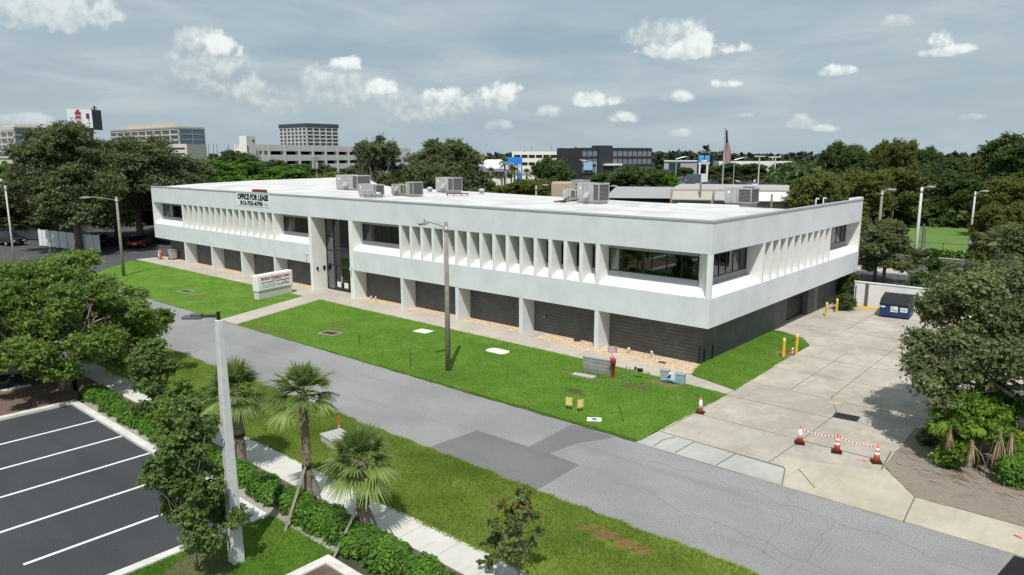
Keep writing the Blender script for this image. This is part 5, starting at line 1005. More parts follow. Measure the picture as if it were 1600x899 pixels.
# ---------------------------------------------------------------- tree kinds (first of each kind, then copies)
def proto(name, label, cat, loc, seed, lm, nleaf, ls, n=34, r=6, z0=2.5, z1=12, rc=(.24, .4), base=.3, group=None, twigs=1, shell=.5, bark=None, **kw):
    return tree(name, label, cat, loc, make_clumps(r, r, z0, z1, n, np.random.default_rng(seed), rc), nleaf, ls, lm, base, z0+1.2, seed+1, shell=shell, twigs=twigs, group=group, tip=.04, bark=bark, frac=.7)
GRP = {'oak': 'live oaks beyond the building', 'dark': 'dark trees behind the streets', 'round': 'round green trees in the distance', 'bright': 'bright green trees behind the roof'}
x, y = at(108, 100)
pO = proto('live_oak', 'huge live oak at the far left, its crown reaching up to the billboard', 'tree', (x, y, 0), 80, L_OAK, 120000, .17, 120, rc=(.16, .3), shell=.3, group=GRP['oak'], twigs=2); pO.scale = (1.32, 1.32, 1.31)
x, y = at(590, 106)
pO2 = proto('live_oak', 'ragged live oak with pale limbs standing behind the roof, left of the wide one', 'tree', (x, y, 0), 84, L_OAK, 60000, .16, 60, rc=(.14, .28), group=GRP['oak'], twigs=5, shell=.3, bark=PALEBARK); pO2.scale = (.86, .86, 1.22)
x, y = at(1388, 72)
pD = proto('dark_tree', 'small dark round-crowned tree behind the right end of the building', 'tree', (-.4, 35.5, 0), 86, L_OAKR, 60000, .22, 70, rc=(.18, .32), shell=.3, group=None, r=6); pD.scale = (.50, .50, .50)
x, y = at(1288, 84)
pB = proto('broad_tree', 'olive green broad tree rising over the right end of the roof', 'tree', (x, y, 0), 88, L_YEL, 60000, .22, 70, rc=(.16, .3), shell=.3, group=GRP['dark']); pB.scale = (.66, .66, .83)
x, y = at(440, 118)
pG = proto('bright_tree', 'long bright green crown right behind the left part of the roof', 'tree', (x, y, 0), 90, L_BRIGHT, 60000, .20, 80, rc=(.14, .26), shell=.3, group=GRP['bright'], z0=1.5); pG.scale = (1.7, 1.7, .84)
x, y = at(865, 120)
pK = proto('round_tree', 'round deep green tree behind the roof in front of the white parking garage', 'tree', (x, y, 0), 92, L_DARK, 60000, .22, 60, rc=(.17, .33), shell=.3, group=GRP['round']); pK.scale = (.78, .78, .97)
def T(p, label, u, D, r, zt, rz=0., group=None):
    x, y = at(u, D); zt = CAM[2]+(zt-CAM[2])*OBL[0]; r = r*OBL[0]; return dup(p, (x, y, 0), rz, label, group or p.get('group'), (r/6, r/6*(.95+.1*math.sin(u)), zt/12))
T(pO, 'massive live oak under the right edge of the billboard', 208, 106, 9.8, 14.8, 1.2)
T(pO, 'low spreading live oak against the left end of the white building', 265, 119, 9.0, 12.0, 2.4)
T(pO, 'grey green live oak hanging over the white fence at the left', 100, 116, 9.5, 8.6, 3.1)
T(pO, 'live oak overhanging the dark red car', 172, 113, 9.0, 10.5, 4.4)
T(pO, 'grey green live oak cut by the left edge, above the black pickup', 0, 122, 9.5, 7.0, 5.1)
T(pG, 'bright green tree at the left edge behind the lamp', 5, 150, 11, 10.2, 5)
T(pO, 'wide full live oak standing behind the roof, right of the ragged one', 693, 102, 7.4, 14.2, 2.0)
T(pO, 'shaded live oak low between the two tall roofline oaks', 640, 112, 5.5, 10.0, .5)
T(pO, 'low live oak to the left of the ragged one behind the roof units', 556, 120, 6.2, 10.2, .9)
T(pK, 'dark tree crown showing above the bright green ones, left of the garage', 372, 170, 7.0, 13.2, 1)
T(pK, 'dark rounded tree in front of the left bays of the garage', 440, 165, 8, 10.9, 2)
T(pK, 'dark spreading tree in front of the middle bays of the garage', 488, 160, 7.5, 10.4, 3)
T(pD, 'grey green tree between the big oaks and the bright green ones', 305, 125, 8.5, 11.4, 2, GRP['bright'])
T(pG, 'bright green tree crown just right of the left end of the roof', 345, 125, 10.5, 11.0, 1.4)
T(pG, 'bright green tree just left of the first roof unit', 395, 130, 10, 10.8, 2.4)
T(pB, 'yellow green tree behind the largest left roof unit', 520, 125, 7, 8.8, .3, GRP['bright'])
T(pO, 'dark tree behind the wedge-hooded roof unit', 745, 95, 4.2, 7.0, .3)
T(pB, 'olive round tree between the roof vent and the car showroom', 775, 112, 5.0, 7.3, 1.3, GRP['round'])
T(pB, 'olive dark tree in front of the blue arch', 822, 110, 5.5, 8.2, 2.3, GRP['round'])
T(pK, 'low dark tree right behind the biggest silver roof unit', 905, 125, 6.5, 7.2, 2)
T(pK, 'wide dark round tree between the black office block and the grey gable roof', 1005, 128, 8.2, 10.1, .7)
T(pK, 'dark tree to the left of the wide one, below the black office block', 962, 132, 6.6, 8.9, 1.7)
T(pG, 'fresh green tree on the slope right of the grey gable roof', 1050, 124, 4.6, 8.4, 1.1, GRP['round'])
for i, (u, D, r, zt, p_, lab) in enumerate([(1124, 330, 6.5, 7.2, pB, 'olive tree right of the pylon sign'), (1150, 310, 9.5, 8.8, pK, 'dark tree by the flag, left one'), (1178, 305, 9, 8.6, pK, 'dark tree right of the flag with a trunk showing'), (1226, 290, 8, 9.2, pK, 'dark tree between the two lot lamps and the big right trees'), (1138, 262, 4, 3.6, pB, 'small olive tree in front of the parked rows'),
     (1070, 360, 7, 6.0, pK, 'small trees behind the grey showroom wall')]): T(p_, lab, u, D, r, zt, i*1.1, 'round trees round the car lot')
right = [(1322, 135, 6.0, 14.6, pK, 'tall dark tree rising left of the big wood, above the roof corner'), (1352, 150, 6.0, 13.0, pK, 'dark full tree behind the wooden pole lamp'), (1405, 146, 4.6, 15.2, pB, 'tall olive tree with a knobbly top, centre of the right wood'), (1381, 150, 3.4, 15.0, pB, 'narrow olive tree top poking above the right wood'),
     (1443, 152, 4.6, 13.9, pK, 'dark tree just right of the knobbly olive tops'), (1478, 150, 5.5, 11.6, pK, 'dark tree behind the white concrete pole'), (1515, 152, 6.5, 11.6, pK, 'dark tree left of the tall right edge tree'), (1552, 146, 6, 12.4, pB, 'yellowish tree below the tall right edge tree'),
     (1592, 138, 8.5, 16.2, pK, 'tallest dark tree at the right edge'), (1345, 112, 5.5, 9.6, pB, 'olive tree right behind the right end of the roof'), (1402, 132, 6.0, 9.6, pB, 'olive tree above the small dark round tree'), (1436, 137, 4.4, 9.4, pK, 'dark tree left of the field edge'), (1478, 139, 5.0, 9.0, pK, 'dark tree at the back of the playing field, left'), (1528, 138, 5.5, 8.6, pK, 'dark tree at the back of the playing field, middle'), (1590, 122, 6, 8.2, pB, 'olive tree at the back of the playing field by the right edge'),
     (1572, 82, 3.2, 6.4, pB, 'yellow green tree over the path at the right edge'), (1628, 66, 3.6, 5.6, pD, 'grey green tree behind the large oak at the right edge'), (1352, 84, 3.0, 4.4, pD, 'low grey tree squeezed behind the end of the building')]
for i, (u, D, r, zt, p_, lab) in enumerate(right): T(p_, lab, u, D, r, zt, i*.9, GRP['dark'])
# small palms at the showroom and the field
x, y = at(767, 205)
pp = palm('tall_palm', 'slim palm in front of the white showroom, left one', x, y, 6.6, 22, 1.5, 41, group='palms by the white showroom', r=.22, spread=1.6, pet=.6, lm=L_OAKR)
for (u, h, lab) in ((784, 5.6, 'short palm in front of the white showroom, second from left'), (788.5, 9.2, 'tallest palm with brown fronds in front of the white showroom'), (799, 7.4, 'palm in front of the left foot of the blue arch'), (804, 6.8, 'palm between the feet of the blue arch'), (823, 6.4, 'palm right of the blue arch')): x, y = at(u, 200); dup(pp, (x, y, 0), u, lab, None, (1, 1, h/6.6))
x, y = at(1577, 76); dup(pp, (x, y, 0), .5, 'untidy palm with dead fronds near the right edge beyond the street', 'palms by the street', (1.1, 1.1, .62))
# ---------------------------------------------------------------- far woods on the horizon
def woods(name, label, u0, u1, D0, D1, h, n, size, seed, lm=L_FAR):
    rng = np.random.default_rng(seed); m = int((u1-u0)*.8*(1+(D1-D0)/500)); cl = []
    for k in range(m):
        u = rng.uniform(u0, u1); D = rng.uniform(D0, D1); x, y = at(u, D); r = rng.uniform(.35, .62)*h; cl.append((x, y, h*rng.uniform(.55, .85)-r*.5, r))
    P, N, tone = crown_points(cl, n, rng, .7, .9); P[:, 2] = np.abs(P[:, 2]); N[:, 2] = np.abs(N[:, 2])
    o = quads_mesh(name, leaf_quads(P, N, size, rng, 1.2), tone, lm); return tag(o, label, 'woods', None, 'stuff')
woods('far_woods', 'unbroken dark tree line along the whole horizon', -160, 1760, 620, 980, 15, 90000, 3.2, 101)
woods('wooded_ridge', 'dark wood on the horizon right of the black office block', 1010, 1130, 430, 560, 15.5, 12000, 2.2, 102)
woods('middle_woods', 'dark trees filling the distance behind the left oaks', -160, 420, 190, 330, 9.5, 30000, 1.5, 103, L_DARK)
woods('middle_woods', 'dark trees filling the distance behind the car lots', 560, 1300, 460, 600, 9.5, 26000, 2.0, 104, L_FAR)
woods('right_woods', 'dark mass of trees behind the playing field', 1240, 1760, 150, 240, 10.6, 52000, .95, 105, L_DARK)
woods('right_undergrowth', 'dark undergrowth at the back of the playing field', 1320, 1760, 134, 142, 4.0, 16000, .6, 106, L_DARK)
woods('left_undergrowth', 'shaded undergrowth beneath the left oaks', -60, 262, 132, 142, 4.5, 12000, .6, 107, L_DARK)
# ---------------------------------------------------------------- distant buildings
def pane_grid(root, A, Bp, z0, z1, floors, bays, wall, pane, pier=.25, band=.35, name='window', proud=.35):
    """a facade from A to Bp (world xy, relative to root) : a mesh of piers and bands over recessed panes"""
    A = Vector(A); Bp = Vector(Bp); d = Bp-A; Ln = d.length; d.normalize(); n = Vector((d.y, -d.x)); fh = (z1-z0)/floors; bw = Ln/bays; g = MB()
    def bx(s0, s1, o0, o1, za, zb, mb):
        q = [A+d*s0+n*o0, A+d*s1+n*o0, A+d*s1+n*o1, A+d*s0+n*o1]; mb.prism([tuple(v) for v in q], za, zb)
    for k in range(floors+1): z = z0+k*fh; bx(0, Ln, 0, proud, z-band*fh/2, min(z1+.01, z+band*fh/2), g)
    for k in range(bays+1): s = k*bw; bx(max(0, s-pier*bw/2), min(Ln, s+pier*bw/2), 0, proud+.05, z0, z1, g)
    g.build('facade_grid', wall, root)
    w = MB(); bx(pier*bw/2, bw-pier*bw/2, .0, .06, z0+band*fh/2, z0+fh-band*fh/2, w); first = w.build(name, pane, root)
    for i in range(bays):
        for j in range(floors):
            if i == j == 0: continue
            c = first.copy(); C.objects.link(c); c.parent = root; c.location = (*(d*bw*i), fh*j)
def block(name, label, cat, A, Bp, depth, z1, col, z0=-.1, group=None):
    """box whose front runs from A to Bp as seen from the camera (left to right)"""
    A = Vector(A); Bp = Vector(Bp); t = thing(name, label, cat, (A.x, A.y, 0), 0, group); d = (Bp-A); n = Vector((-d.y, d.x)).normalized()*depth
    q = [Vector((0, 0)), d, d+n, n]; MB().prism([tuple(v) for v in q], z0, z1).build('wall', col, t); return t, q
GR = mat('concrete_grid', (.58, .58, .57), .8, .2); DKROOF = mat('dark_roof_band', (.06, .075, .09), .5, .4)
# office tower with a grid (corner towards the camera)
cx, cy = at(481, 800); zt = zat(194, 800)
t, q = block('office_tower', 'grey gridded office tower above the parking garage', 'building', (cx-51, cy), (cx, cy), 39, zt-1.2, DKROOF)
pane_grid(t, (0, 0), (51, 0), zt-4.2-30.4, zt-4.2, 8, 7, GR, FARGLASS, .3, .32, proud=.6); pane_grid(t, (51, 0), (51, 39), zt-4.2-30.4, zt-4.2, 8, 5, GR, FARGLASS, .14, .3, proud=.6)
MB().box(-.8, 51.8, -.8, 39.8, zt-4.0, zt).build('roof_band', DKROOF, t)
# long beige office with blue glass end
cx, cy = at(283, 590); zt = zat(199, 590)
t, q = block('office_block', 'beige office block with a blue glass end behind the big oaks, right of the billboard', 'building', (cx-125, cy), (cx, cy), 19, zt-.3, CREAM)
pane_grid(t, (0, 0), (125, 0), zt-21, zt-1.8, 5, 9, CREAM, FARGLASS, .09, .28, proud=.6); pane_grid(t, (125, 0), (125, 19), zt-21, zt-1.6, 5, 2, mat('blue_grey_spandrel', (.20, .24, .27), .5, .4), BLUEGLASS, .06, .2)
MB().box(30, 100, 1, 9, zt, zt+3.6).build('plant_room', CREAM, t); MB().box(-.4, 125.3, -.8, 19, zt-1.1, zt).build('parapet', mat('beige_parapet', (.42, .38, .32), .8, .2), t)
cx, cy = at(27, 560); zt = zat(199, 560)
t, q = block('office_block', 'beige and blue glass office block at the left edge of the horizon', 'building', (cx-110, cy), (cx, cy), 30, zt-.3, CREAM)
pane_grid(t, (0, 0), (110, 0), zt-19, zt-2.5, 4, 8, CREAM, FARGLASS, .09, .28, proud=.6); pane_grid(t, (110, 0), (110, 30), zt-19, zt-.5, 4, 3, mat('blue_grey_spandrel', (.2, .24, .27), .5, .4), BLUEGLASS, .08, .25)
MB().box(-.4, 110, -.7, 20, zt-2.2, zt).build('parapet', CREAM, t); MB().box(88, 110, .5, 26, zt, zt+1.4).build('penthouse', CREAM, t)
A_ = at(228, 400); B_ = at(293, 390); zt = zat(226, 400)
t, q = block('parking_deck', 'low beige parking deck below the blue glass office end', 'parking garage', A_, B_, 20, zt, CREAM)
dq = Vector(B_)-Vector(A_); nn = Vector((dq.y, -dq.x)).normalized()*.1
for z in (zt-2.6, zt-5.2): MB().prism([tuple(dq*.35+nn), tuple(dq*.95+nn), tuple(dq*.95), tuple(dq*.35)], z, z+.9).build('opening', FARGLASS, t)
t, q = block('office_block', 'small white building behind the oaks at the far end of the bright green trees', 'building', at(342, 300), at(374, 300), 6, zat(239.5, 300), FWHITE)
dq = q[1]; nn = Vector((dq.y, -dq.x)).normalized()*.1
for k in range(4): MB().prism([tuple(dq*(.3+k*.17)+nn), tuple(dq*(.4+k*.17)+nn), tuple(dq*(.4+k*.17)), tuple(dq*(.3+k*.17))], zat(240, 300), zat(237.5, 300)).build('opening', FARGLASS, t)
# long white parking garage
A2 = Vector(at(393, 250)); B2 = Vector(at(640, 375)); zt = zat(226.5, 250); dv = B2-A2; Ln = dv.length
ang = math.atan2(dv.y, dv.x); t = thing('parking_garage', 'long white multi-storey parking garage with dark open decks', 'parking garage', (A2.x, A2.y, 0), ang)
GW = mat('garage_white', (.80, .78, .73), .85, .2, noise=(.08, .4, (.72, .70, .66))); DKI = mat('dark_deck_interior', (.02, .02, .02), .9, .1)
m = MB(); lev = [zt-k*3.35 for k in range(5)]
for z in lev: m.box(0, Ln, -.3, .1, z-2.1, z); m.box(0, Ln, .1, 5.8, z-2.1, z-1.8)
m.box(-.1, Ln+.1, 5.7, 6, 0, zt); m.box(-.3, .0, -.3, 4, 0, zt); m.build('deck_bands', GW, t)
nb = 13
for s in (3.5, 6.5): MB().box(s-.5, s+.5, -.34, 1.0, 0, zt-.2).build('pier', GW, t)
for k in range(nb+1):
    s = 10+k*(Ln-10)/nb; MB().box(s-.7, s+.7, -.35, 1.0, 0, zt-.2).build('pier', GW, t)
MB().box(1, Ln-1, 4.6, 5.0, 0, zt-2.2).build('dark_core', DKI, t); MB().box(-4.6, .4, -1.5, 1.0, 0, zt+2.4).build('stair_tower', GW, t); MB().box(-1.2, -.4, -1.56, -1.5, zt+.6, zt+1.4).build('opening', DKI, t); MB().box(-4.4, -3.9, -1.56, -1.5, zt-2.6, zt-.6).build('opening', DKI, t)
for i, (s, d_) in enumerate(((32, 3), (28, 4), (95, 3), (104, 4))): x = A2.x+math.cos(ang)*s-math.sin(ang)*d_; y = A2.y+math.sin(ang)*s+math.cos(ang)*d_; tt = thing('deck_lamp', ['thin lamp on the garage deck, tall left one', 'thin lamp on the garage deck, short left one', 'thin lamp on the garage deck beside the oak', 'thin lamp on the garage deck behind the oak'][i], 'lamp post', (x, y, zt-1.8), 0, 'lamps on the garage deck'); MB().cyl(0, 0, 0, 6, .12, n=6).build('pole', GREYDOOR, tt); MB().box(-.5, .5, -.2, .2, 6, 6.2).build('lamp_head', GREYDOOR, tt)
for i, u in enumerate((327, 334.5, 340, 358)): x, y = at(u, 330); tt = thing('deck_lamp', ['thin distant lamp, first of the row over the left trees', 'thin distant lamp, second of the row over the left trees', 'thin distant lamp, third of the row over the left trees', 'thin distant lamp, last of the row over the left trees'][i], 'lamp post', (x, y, 0), 0, 'distant lamps'); MB().cyl(0, 0, 0, zat(225, 330), .12, n=6).build('pole', GREYDOOR, tt)
# utility pole with transformers
x, y = at(494, 112); t = thing('utility_pole', 'utility pole with pale transformers behind the roof edge', 'utility pole', (x, y, 0)); h = zat(243, 112); MB().cyl(0, 0, 0, h, .16, .12, 8).build('pole', POLEC, t); MB().box(-1.1, 1.1, -.06, .06, h-.5, h-.35).build('crossarm', LUMBER, t)
for s in (-.45, .3): MB().cyl(s*1.2, -.2, h-1.9, h-1.0, .22, n=10).build('transformer', GALV, t)
MB().tube([(0, 0, h-.2), (-2.8, -1.0, h+.1), (-3.2, -1.2, h)], .05, 5).build('lamp_arm', GALV, t)
# billboard
D = 320; x, y = at(131, D); t = thing('billboard', 'digital billboard showing a red and white advertisement above the oaks', 'billboard', (x, y, 0), 1.2)
zb, zt2 = zat(201, D), zat(173, D); wv = 37*D/F*OBL[0]**2*1.02/2
MB().box(-wv, wv, -.4, .1, zb, zt2).build('screen', mat('billboard_face', (.78, .8, .82), .4, .3), t); MB().prism([(wv+.1, -.3), (wv+3.0, 5.5), (wv+2.4, 5.9), (wv-.6, .4)], zb-.6, zt2+.1).build('second_screen', BLACK, t)
MB().cyl(wv-1, 3, 0, zb, .8, n=10).build('post', GREYDOOR, t); MB().box(-wv, wv, .1, 1.0, zb-.9, zb).build('catwalk', GREYDOOR, t); MB().cyl(wv+1, 3, zt2, zt2+1.6, .25, n=8).box(wv+.2, wv+2, 2.8, 3.2, zt2+.6, zt2+.9).build('camera_mast', BLACK, t)
AR = mat('billboard_red', (.36, .05, .06), .5, .3); AB = mat('billboard_blue', (.05, .18, .45), .5, .3); h = zt2-zb
m = MB(); cxb = -.1*wv
for (x0, x1, z0, z1) in ((-.18, .12, .05, .36), (-.25, .19, .5, .66), (-.28, .22, .7, .86), (-.16, .10, .87, .97)): m.box(cxb+x0*wv, cxb+x1*wv, -.47, -.4, zb+z0*h, zb+z1*h)
m.build('advert_picture', AR, t); MB().box(cxb-.3*wv, cxb+.24*wv, -.46, -.4, zb+.38*h, zb+.48*h).build('advert_picture', mat('billboard_pink', (.55, .4, .38), .5, .3), t)
m = MB(); m.box(.52*wv, .78*wv, -.46, -.4, zb+.5*h, zb+.78*h).box(.68*wv, .73*wv, -.47, -.4, zb+.3*h, zb+.5*h); m.build('advert_picture', mat('billboard_maroon', (.13, .04, .06), .5, .3), t)
text('lettering', "GET IN\nSTEP", .44*wv, .28*h, AB, t, (-.58*wv, -.42, zb+.42*h), (PI/2, 0, 0), .02, .01); MB().box(.52*wv, .85*wv, -.45, -.4, zb+.22*h, zb+.26*h).build('caption_line', GREYDOOR, t)
# white showroom with palms, blue arch, brick building
D = 235; A3, B3 = at(738, D), at(802, D)
t, q = block('showroom', 'white roofed showroom with lilac gable trim and dark glass front', 'building', A3, B3, 16, zat(265, D), FWHITE)
dq = q[1]; nn = Vector((dq.y, -dq.x)).normalized(); lil = mat('lilac_trim', (.25, .25, .40), .6, .3)
z1, z2 = zat(263.5, D), zat(249.5, D); m = MB(); b0, b1 = -nn*-1.2, None
back = -nn*14; m.add([(*(nn*1.0), z1), (*(dq+nn*1.0), z1), (*(dq+back), z2), (*(back), z2), (*(nn*1.0), z1-.3), (*(dq+nn*1.0), z1-.3), (*(dq+back), z2-3), (*(back), z2-3)], [(0, 1, 2, 3), (4, 5, 1, 0), (5, 6, 2, 1), (7, 4, 0, 3), (6, 7, 3, 2)]); m.build('roof', ROOF, t)
MB().prism([tuple(nn*1.02), tuple(dq+nn*1.02), tuple(dq+nn*1.2), tuple(nn*1.2)], z1-.9, z1-.0).build('fascia', lil, t)
k0 = dq.normalized(); m = MB(); m.add([(*(k0*1+nn*1.25), z1-.1), (*(k0*3+nn*1.25), z1+1.2), (*(k0*5.2+nn*1.25), z1-.1), (*(k0*1+nn*.7), z1-.1), (*(k0*3+nn*.7), z1+1.2), (*(k0*5.2+nn*.7), z1-.1)], [(0, 2, 1), (3, 4, 5), (0, 1, 4, 3), (1, 2, 5, 4)]); m.build('gable', lil, t)
for k in range(8): s0 = dq*(.13+k*.105); s1 = dq*(.13+k*.105+.085); MB().prism([tuple(s0+nn*.1), tuple(s1+nn*.1), tuple(s1), tuple(s0)], zat(278, D), zat(266.5, D)).build('window', FARGLASS, t)
for k in (.1, .45, .8): c0 = dq*k+nn*1.1; MB().box(c0.x-.3, c0.x+.3, c0.y-.3, c0.y+.3, 0, z1-.9).build('column', FWHITE, t)
D = 240; A4, B4 = Vector(at(785, D)), Vector(at(816, D)); dq = B4-A4; t = thing('blue_arch', 'bright blue entrance arch of the car dealership', 'arch', (A4.x, A4.y, 0), math.atan2(dq.y, dq.x)); w = dq.length; zt = zat(245.5, D); zb = 3
m = MB(); m.extrude_y([(0, zt-1.6), (0, zt), (w, zt), (w, zb), (w*.74, zb), (w*.74, zt-3.3), (w*.66, zt-2.4), (w*.5, zt-2.0)], 0, 1.2); m.build('arch', BLUE, t)
text('letter', 'H', w*.13, 3.0, WT, t, (w*.87, -.05, zt-3.8), (PI/2, 0, 0), .06, .02)
t, q = block('brick_building', 'low brown brick building behind the wide oak', 'building', at(728, 330), at(758, 330), 20, zat(240.5, 330), mat('brown_brick', (.24, .13, .08), .9, .1))
dq = q[1]; nn = Vector((dq.y, -dq.x)).normalized()*.2; MB().prism([tuple(nn), tuple(dq+nn), tuple(dq), (0, 0)], zat(243, 330), zat(240.4, 330)).build('parapet', TAN, t)
# white garage left of black block
D = 345; A5, B5 = at(800, D), at(909, D); z5 = zat(237, D); t, q = block('parking_garage', 'white parking garage behind the round trees, left of the black office block', 'parking garage', A5, B5, 30, z5, GW)
dq = q[1]; nn = Vector((dq.y, -dq.x)).normalized()*.15
for k in range(7):
    for zz in (zat(246.5, D), zat(258, D)): MB().prism([tuple(dq*(.03+k*.105)+nn), tuple(dq*(.03+k*.105+.09)+nn), tuple(dq*(.03+k*.105+.09)), tuple(dq*(.03+k*.105))], zz, zz+1.3).build('opening', DKI, t)
MB().prism([tuple(dq*.76+nn*2), tuple(dq*1.0+nn*2), tuple(dq-nn*40), tuple(dq*.76-nn*40)], 0, zat(231, D)).build('stair_tower', GW, t); MB().prism([tuple(dq*.885+nn*2.5), tuple(dq*.935+nn*2.5), tuple(dq*.935+nn*2), tuple(dq*.885+nn*2)], zat(238, D), zat(230, D)).build('orange_panel', mat('orange_panel', (.50, .14, .05), .6, .2), t)
for i, u in enumerate((831, 862)): x, y = at(u, 350); tt = thing('deck_lamp', ['thin lamp on the far garage, left one', 'thin lamp on the far garage, right one'][i], 'lamp post', (x, y, z5), 0, 'lamps on the far garage'); MB().cyl(0, 0, 0, 2.6, .12, n=6).build('pole', GREYDOOR, tt)
# black modern office block
D = 300; A6, B6 = at(909, D), at(1018, D+18); z6 = zat(231, D); DG = mat('charcoal_cladding', (.035, .037, .045), .5, .4)
t, q = block('office_block', 'modern black office block with glass bands in the middle distance', 'building', A6, B6, 22, z6, DG)
dq = q[1]; pane_grid(t, (0, 0), tuple(dq), z6-10.2, z6-.6, 3, 14, DG, mat('grey_blue_facade_glass', (.17, .20, .22), .1, .8), .07, .22)
nn = Vector((dq.y, -dq.x)).normalized(); MB().prism([tuple(dq*.22+nn*1), tuple(dq*.41+nn*1), tuple(dq*.41-nn*5), tuple(dq*.22-nn*5)], 3, z6+.9).build('stair_tower', DG, t)
MB().prism([tuple(dq*.28+nn*3), tuple(dq*.52+nn*3), tuple(dq*.52), tuple(dq*.28)], zat(259, D), zat(256, D)).build('canopy', FWHITE, t); MB().prism([tuple(dq*.02+nn*.6), tuple(dq*.14+nn*.6), tuple(dq*.14), tuple(dq*.02)], zat(266, D), zat(254, D)).build('banner', mat('banner_paleblue', (.35, .5, .7), .5, .3), t)
# gable-roofed shed right behind the roof
def gable(name, label, u0, u1, Dd, ze, zr, depth, wm, rm, over=.6):
    A, Bq = Vector(at(u0, Dd)), Vector(at(u1, Dd)); d = Bq-A; w = d.length; t = thing(name, label, 'building', (A.x, A.y, 0), math.atan2(d.y, d.x))
    MB().box(.3, w-.3, .3, depth-.3, 0, ze).build('wall', wm, t); m = MB(); m.add([(-over, -over, ze), (w+over, -over, ze), (w+over, depth+over, ze), (-over, depth+over, ze), (-over+1, depth/2, zr), (w+over-1, depth/2, zr)], [(3, 2, 1, 0), (0, 1, 5, 4), (2, 3, 4, 5), (1, 2, 5), (3, 0, 4)]); m.build('roof', rm, t); return t
g1 = gable('shed', 'shed with a wide grey shingled roof behind the middle of the white roof', 955, 1062, 88, zat(309, 88), zat(291.5, 96), 16, mat('dark_shed_wall', (.04, .045, .05), .8, .2), ROOFSH)
t, q = block('commercial_building', 'long tan commercial building with grey awnings beyond the right of the roof', 'building', at(1050, 84), at(1250, 84), 16, zat(299, 84), TAN)
dq = q[1]; nn = Vector((dq.y, -dq.x)).normalized(); z = zat(299, 84)
MB().prism([tuple(-nn*.3), tuple(dq-nn*.3), tuple(dq-nn*15.5), tuple(-nn*15.5)], z+.005, z+.12).build('roof', mat('pale_grey_roof', (.42, .42, .41), .8, .2, noise=(.8, .6, (.34, .33, .32))), t)
for k, (a, b, cm) in enumerate(((.02, .34, mat('cream_awning', (.40, .38, .32), .8, .2)), (.36, .60, GREYS), (.62, .98, FWHITE))): MB().add([(*(dq*a), z-.1), (*(dq*b), z-.1), (*(dq*b+nn*1.1), z-.95), (*(dq*a+nn*1.1), z-.95), (*(dq*a), z-.2), (*(dq*b), z-.2), (*(dq*b+nn*1.1), z-1.05), (*(dq*a+nn*1.1), z-1.05)], [(0, 3, 2, 1), (4, 5, 6, 7), (0, 4, 7, 3), (1, 2, 6, 5), (2, 3, 7, 6)]).build('awning', cm, t)
t, q = block('low_building', 'low pale building with a rooftop unit behind the big silver unit', 'building', at(862, 105), at(905, 105), 10, zat(287, 105), TAN); MB().box(2, 4, 2, 4, zat(287, 105), zat(281, 105)).build('roof_unit', METAL, t)
for i, (u, D, v, lab) in enumerate(((1097, 83, 285, 'short wooden post in front of the tan building'), (1210, 80, 304, 'short grey post at the right part of the tan building'), (886, 84, 302, 'stub of a pole just behind the roof'))): x, y = at(u, D); t = thing('utility_pole', lab, 'post', (x, y, 0)); h = zat(v, D); MB().cyl(0, 0, 0, h, .11, n=8).build('pole', POLEC, t); MB().cyl(0, 0, h, h+.05, .13, n=8).build('cap', LUMBER, t)
# dealership strip, pylon sign, flag, lot lamps, cars
t, q = block('showroom', 'grey showroom wall with a dark glass front left of the pylon sign', 'building', at(1038, 400), at(1090, 400), 18, zat(252.5, 400), mat('grey_showroom', (.36, .37, .40), .7, .3)); dq = q[1]; nn = Vector((dq.y, -dq.x)).normalized()*.2
MB().prism([tuple(dq*.15+nn), tuple(dq*.5+nn), tuple(dq*.5), tuple(dq*.15)], 0, zat(255, 400)).build('window', FARGLASS, t); MB().prism([tuple(nn*3), tuple(dq+nn*3), tuple(dq), (0, 0)], zat(252.5, 400), zat(250.5, 400)).build('parapet', FWHITE, t)
t, q = block('showroom', 'long low pale building behind the flag', 'building', at(1124, 420), at(1250, 430), 18, zat(252.5, 420), FWHITE)
D = 300; x, y = at(1101, D); t = thing('pylon_sign', 'tall two-legged pylon sign with a blue and white top panel', 'sign', (x, y, 0), .55); zt = zat(243.5, D)
for s in (-1.7, 1.2): MB().box(s-.36, s+.36, -.3, .3, 0, zat(256, D)).build('leg', FWHITE, t)
MB().box(-1.3, .8, -.25, .25, 0, zat(272, D)+.2).build('lower_panel', FWHITE, t); MB().box(-2.35, 2.1, -.35, .35, zat(256.5, D), zat(254, D)).build('ledge', FWHITE, t)
for s0, s1 in ((-2.27, -.2), (.03, 2.03)): MB().box(s0, s1, -.32, .32, zat(254, D), zt).build('head_panel', mat('sign_blue', (.08, .33, .62), .5, .3), t, bevel=.3)
MB().add([(-1.45, -.38, zat(252.5, D)), (1.1, -.38, zat(253, D)), (1.2, -.38, zat(251.8, D)), (.1, -.38, zat(250, D)), (-.2, -.38, zat(250.5, D)), (-1.3, -.38, zat(251.6, D)), (-1.45, -.33, zat(252.5, D)), (1.1, -.33, zat(253, D)), (1.2, -.33, zat(251.8, D)), (.1, -.33, zat(250, D)), (-.2, -.33, zat(250.5, D)), (-1.3, -.33, zat(251.6, D))], [(0, 1, 2, 3, 4, 5), (11, 10, 9, 8, 7, 6)]+[(i, i+6, (i+1) % 6+6, (i+1) % 6) for i in range(6)]).build('white_swoosh', WT, t)
x, y = at(1086, 250); t = thing('message_board', 'dark grey rectangular board below the pylon sign', 'sign', (x, y, 0), .45); MB().box(-2.5, 2.3, -.2, .2, zat(285, 250), zat(272, 250)).build('panel', mat('board_slate', (.08, .11, .14), .6, .3), t); MB().cyl(-1.6, 0, 0, 4.5, .15).cyl(1.6, 0, 0, 4.5, .15).build('post', GREYDOOR, t)
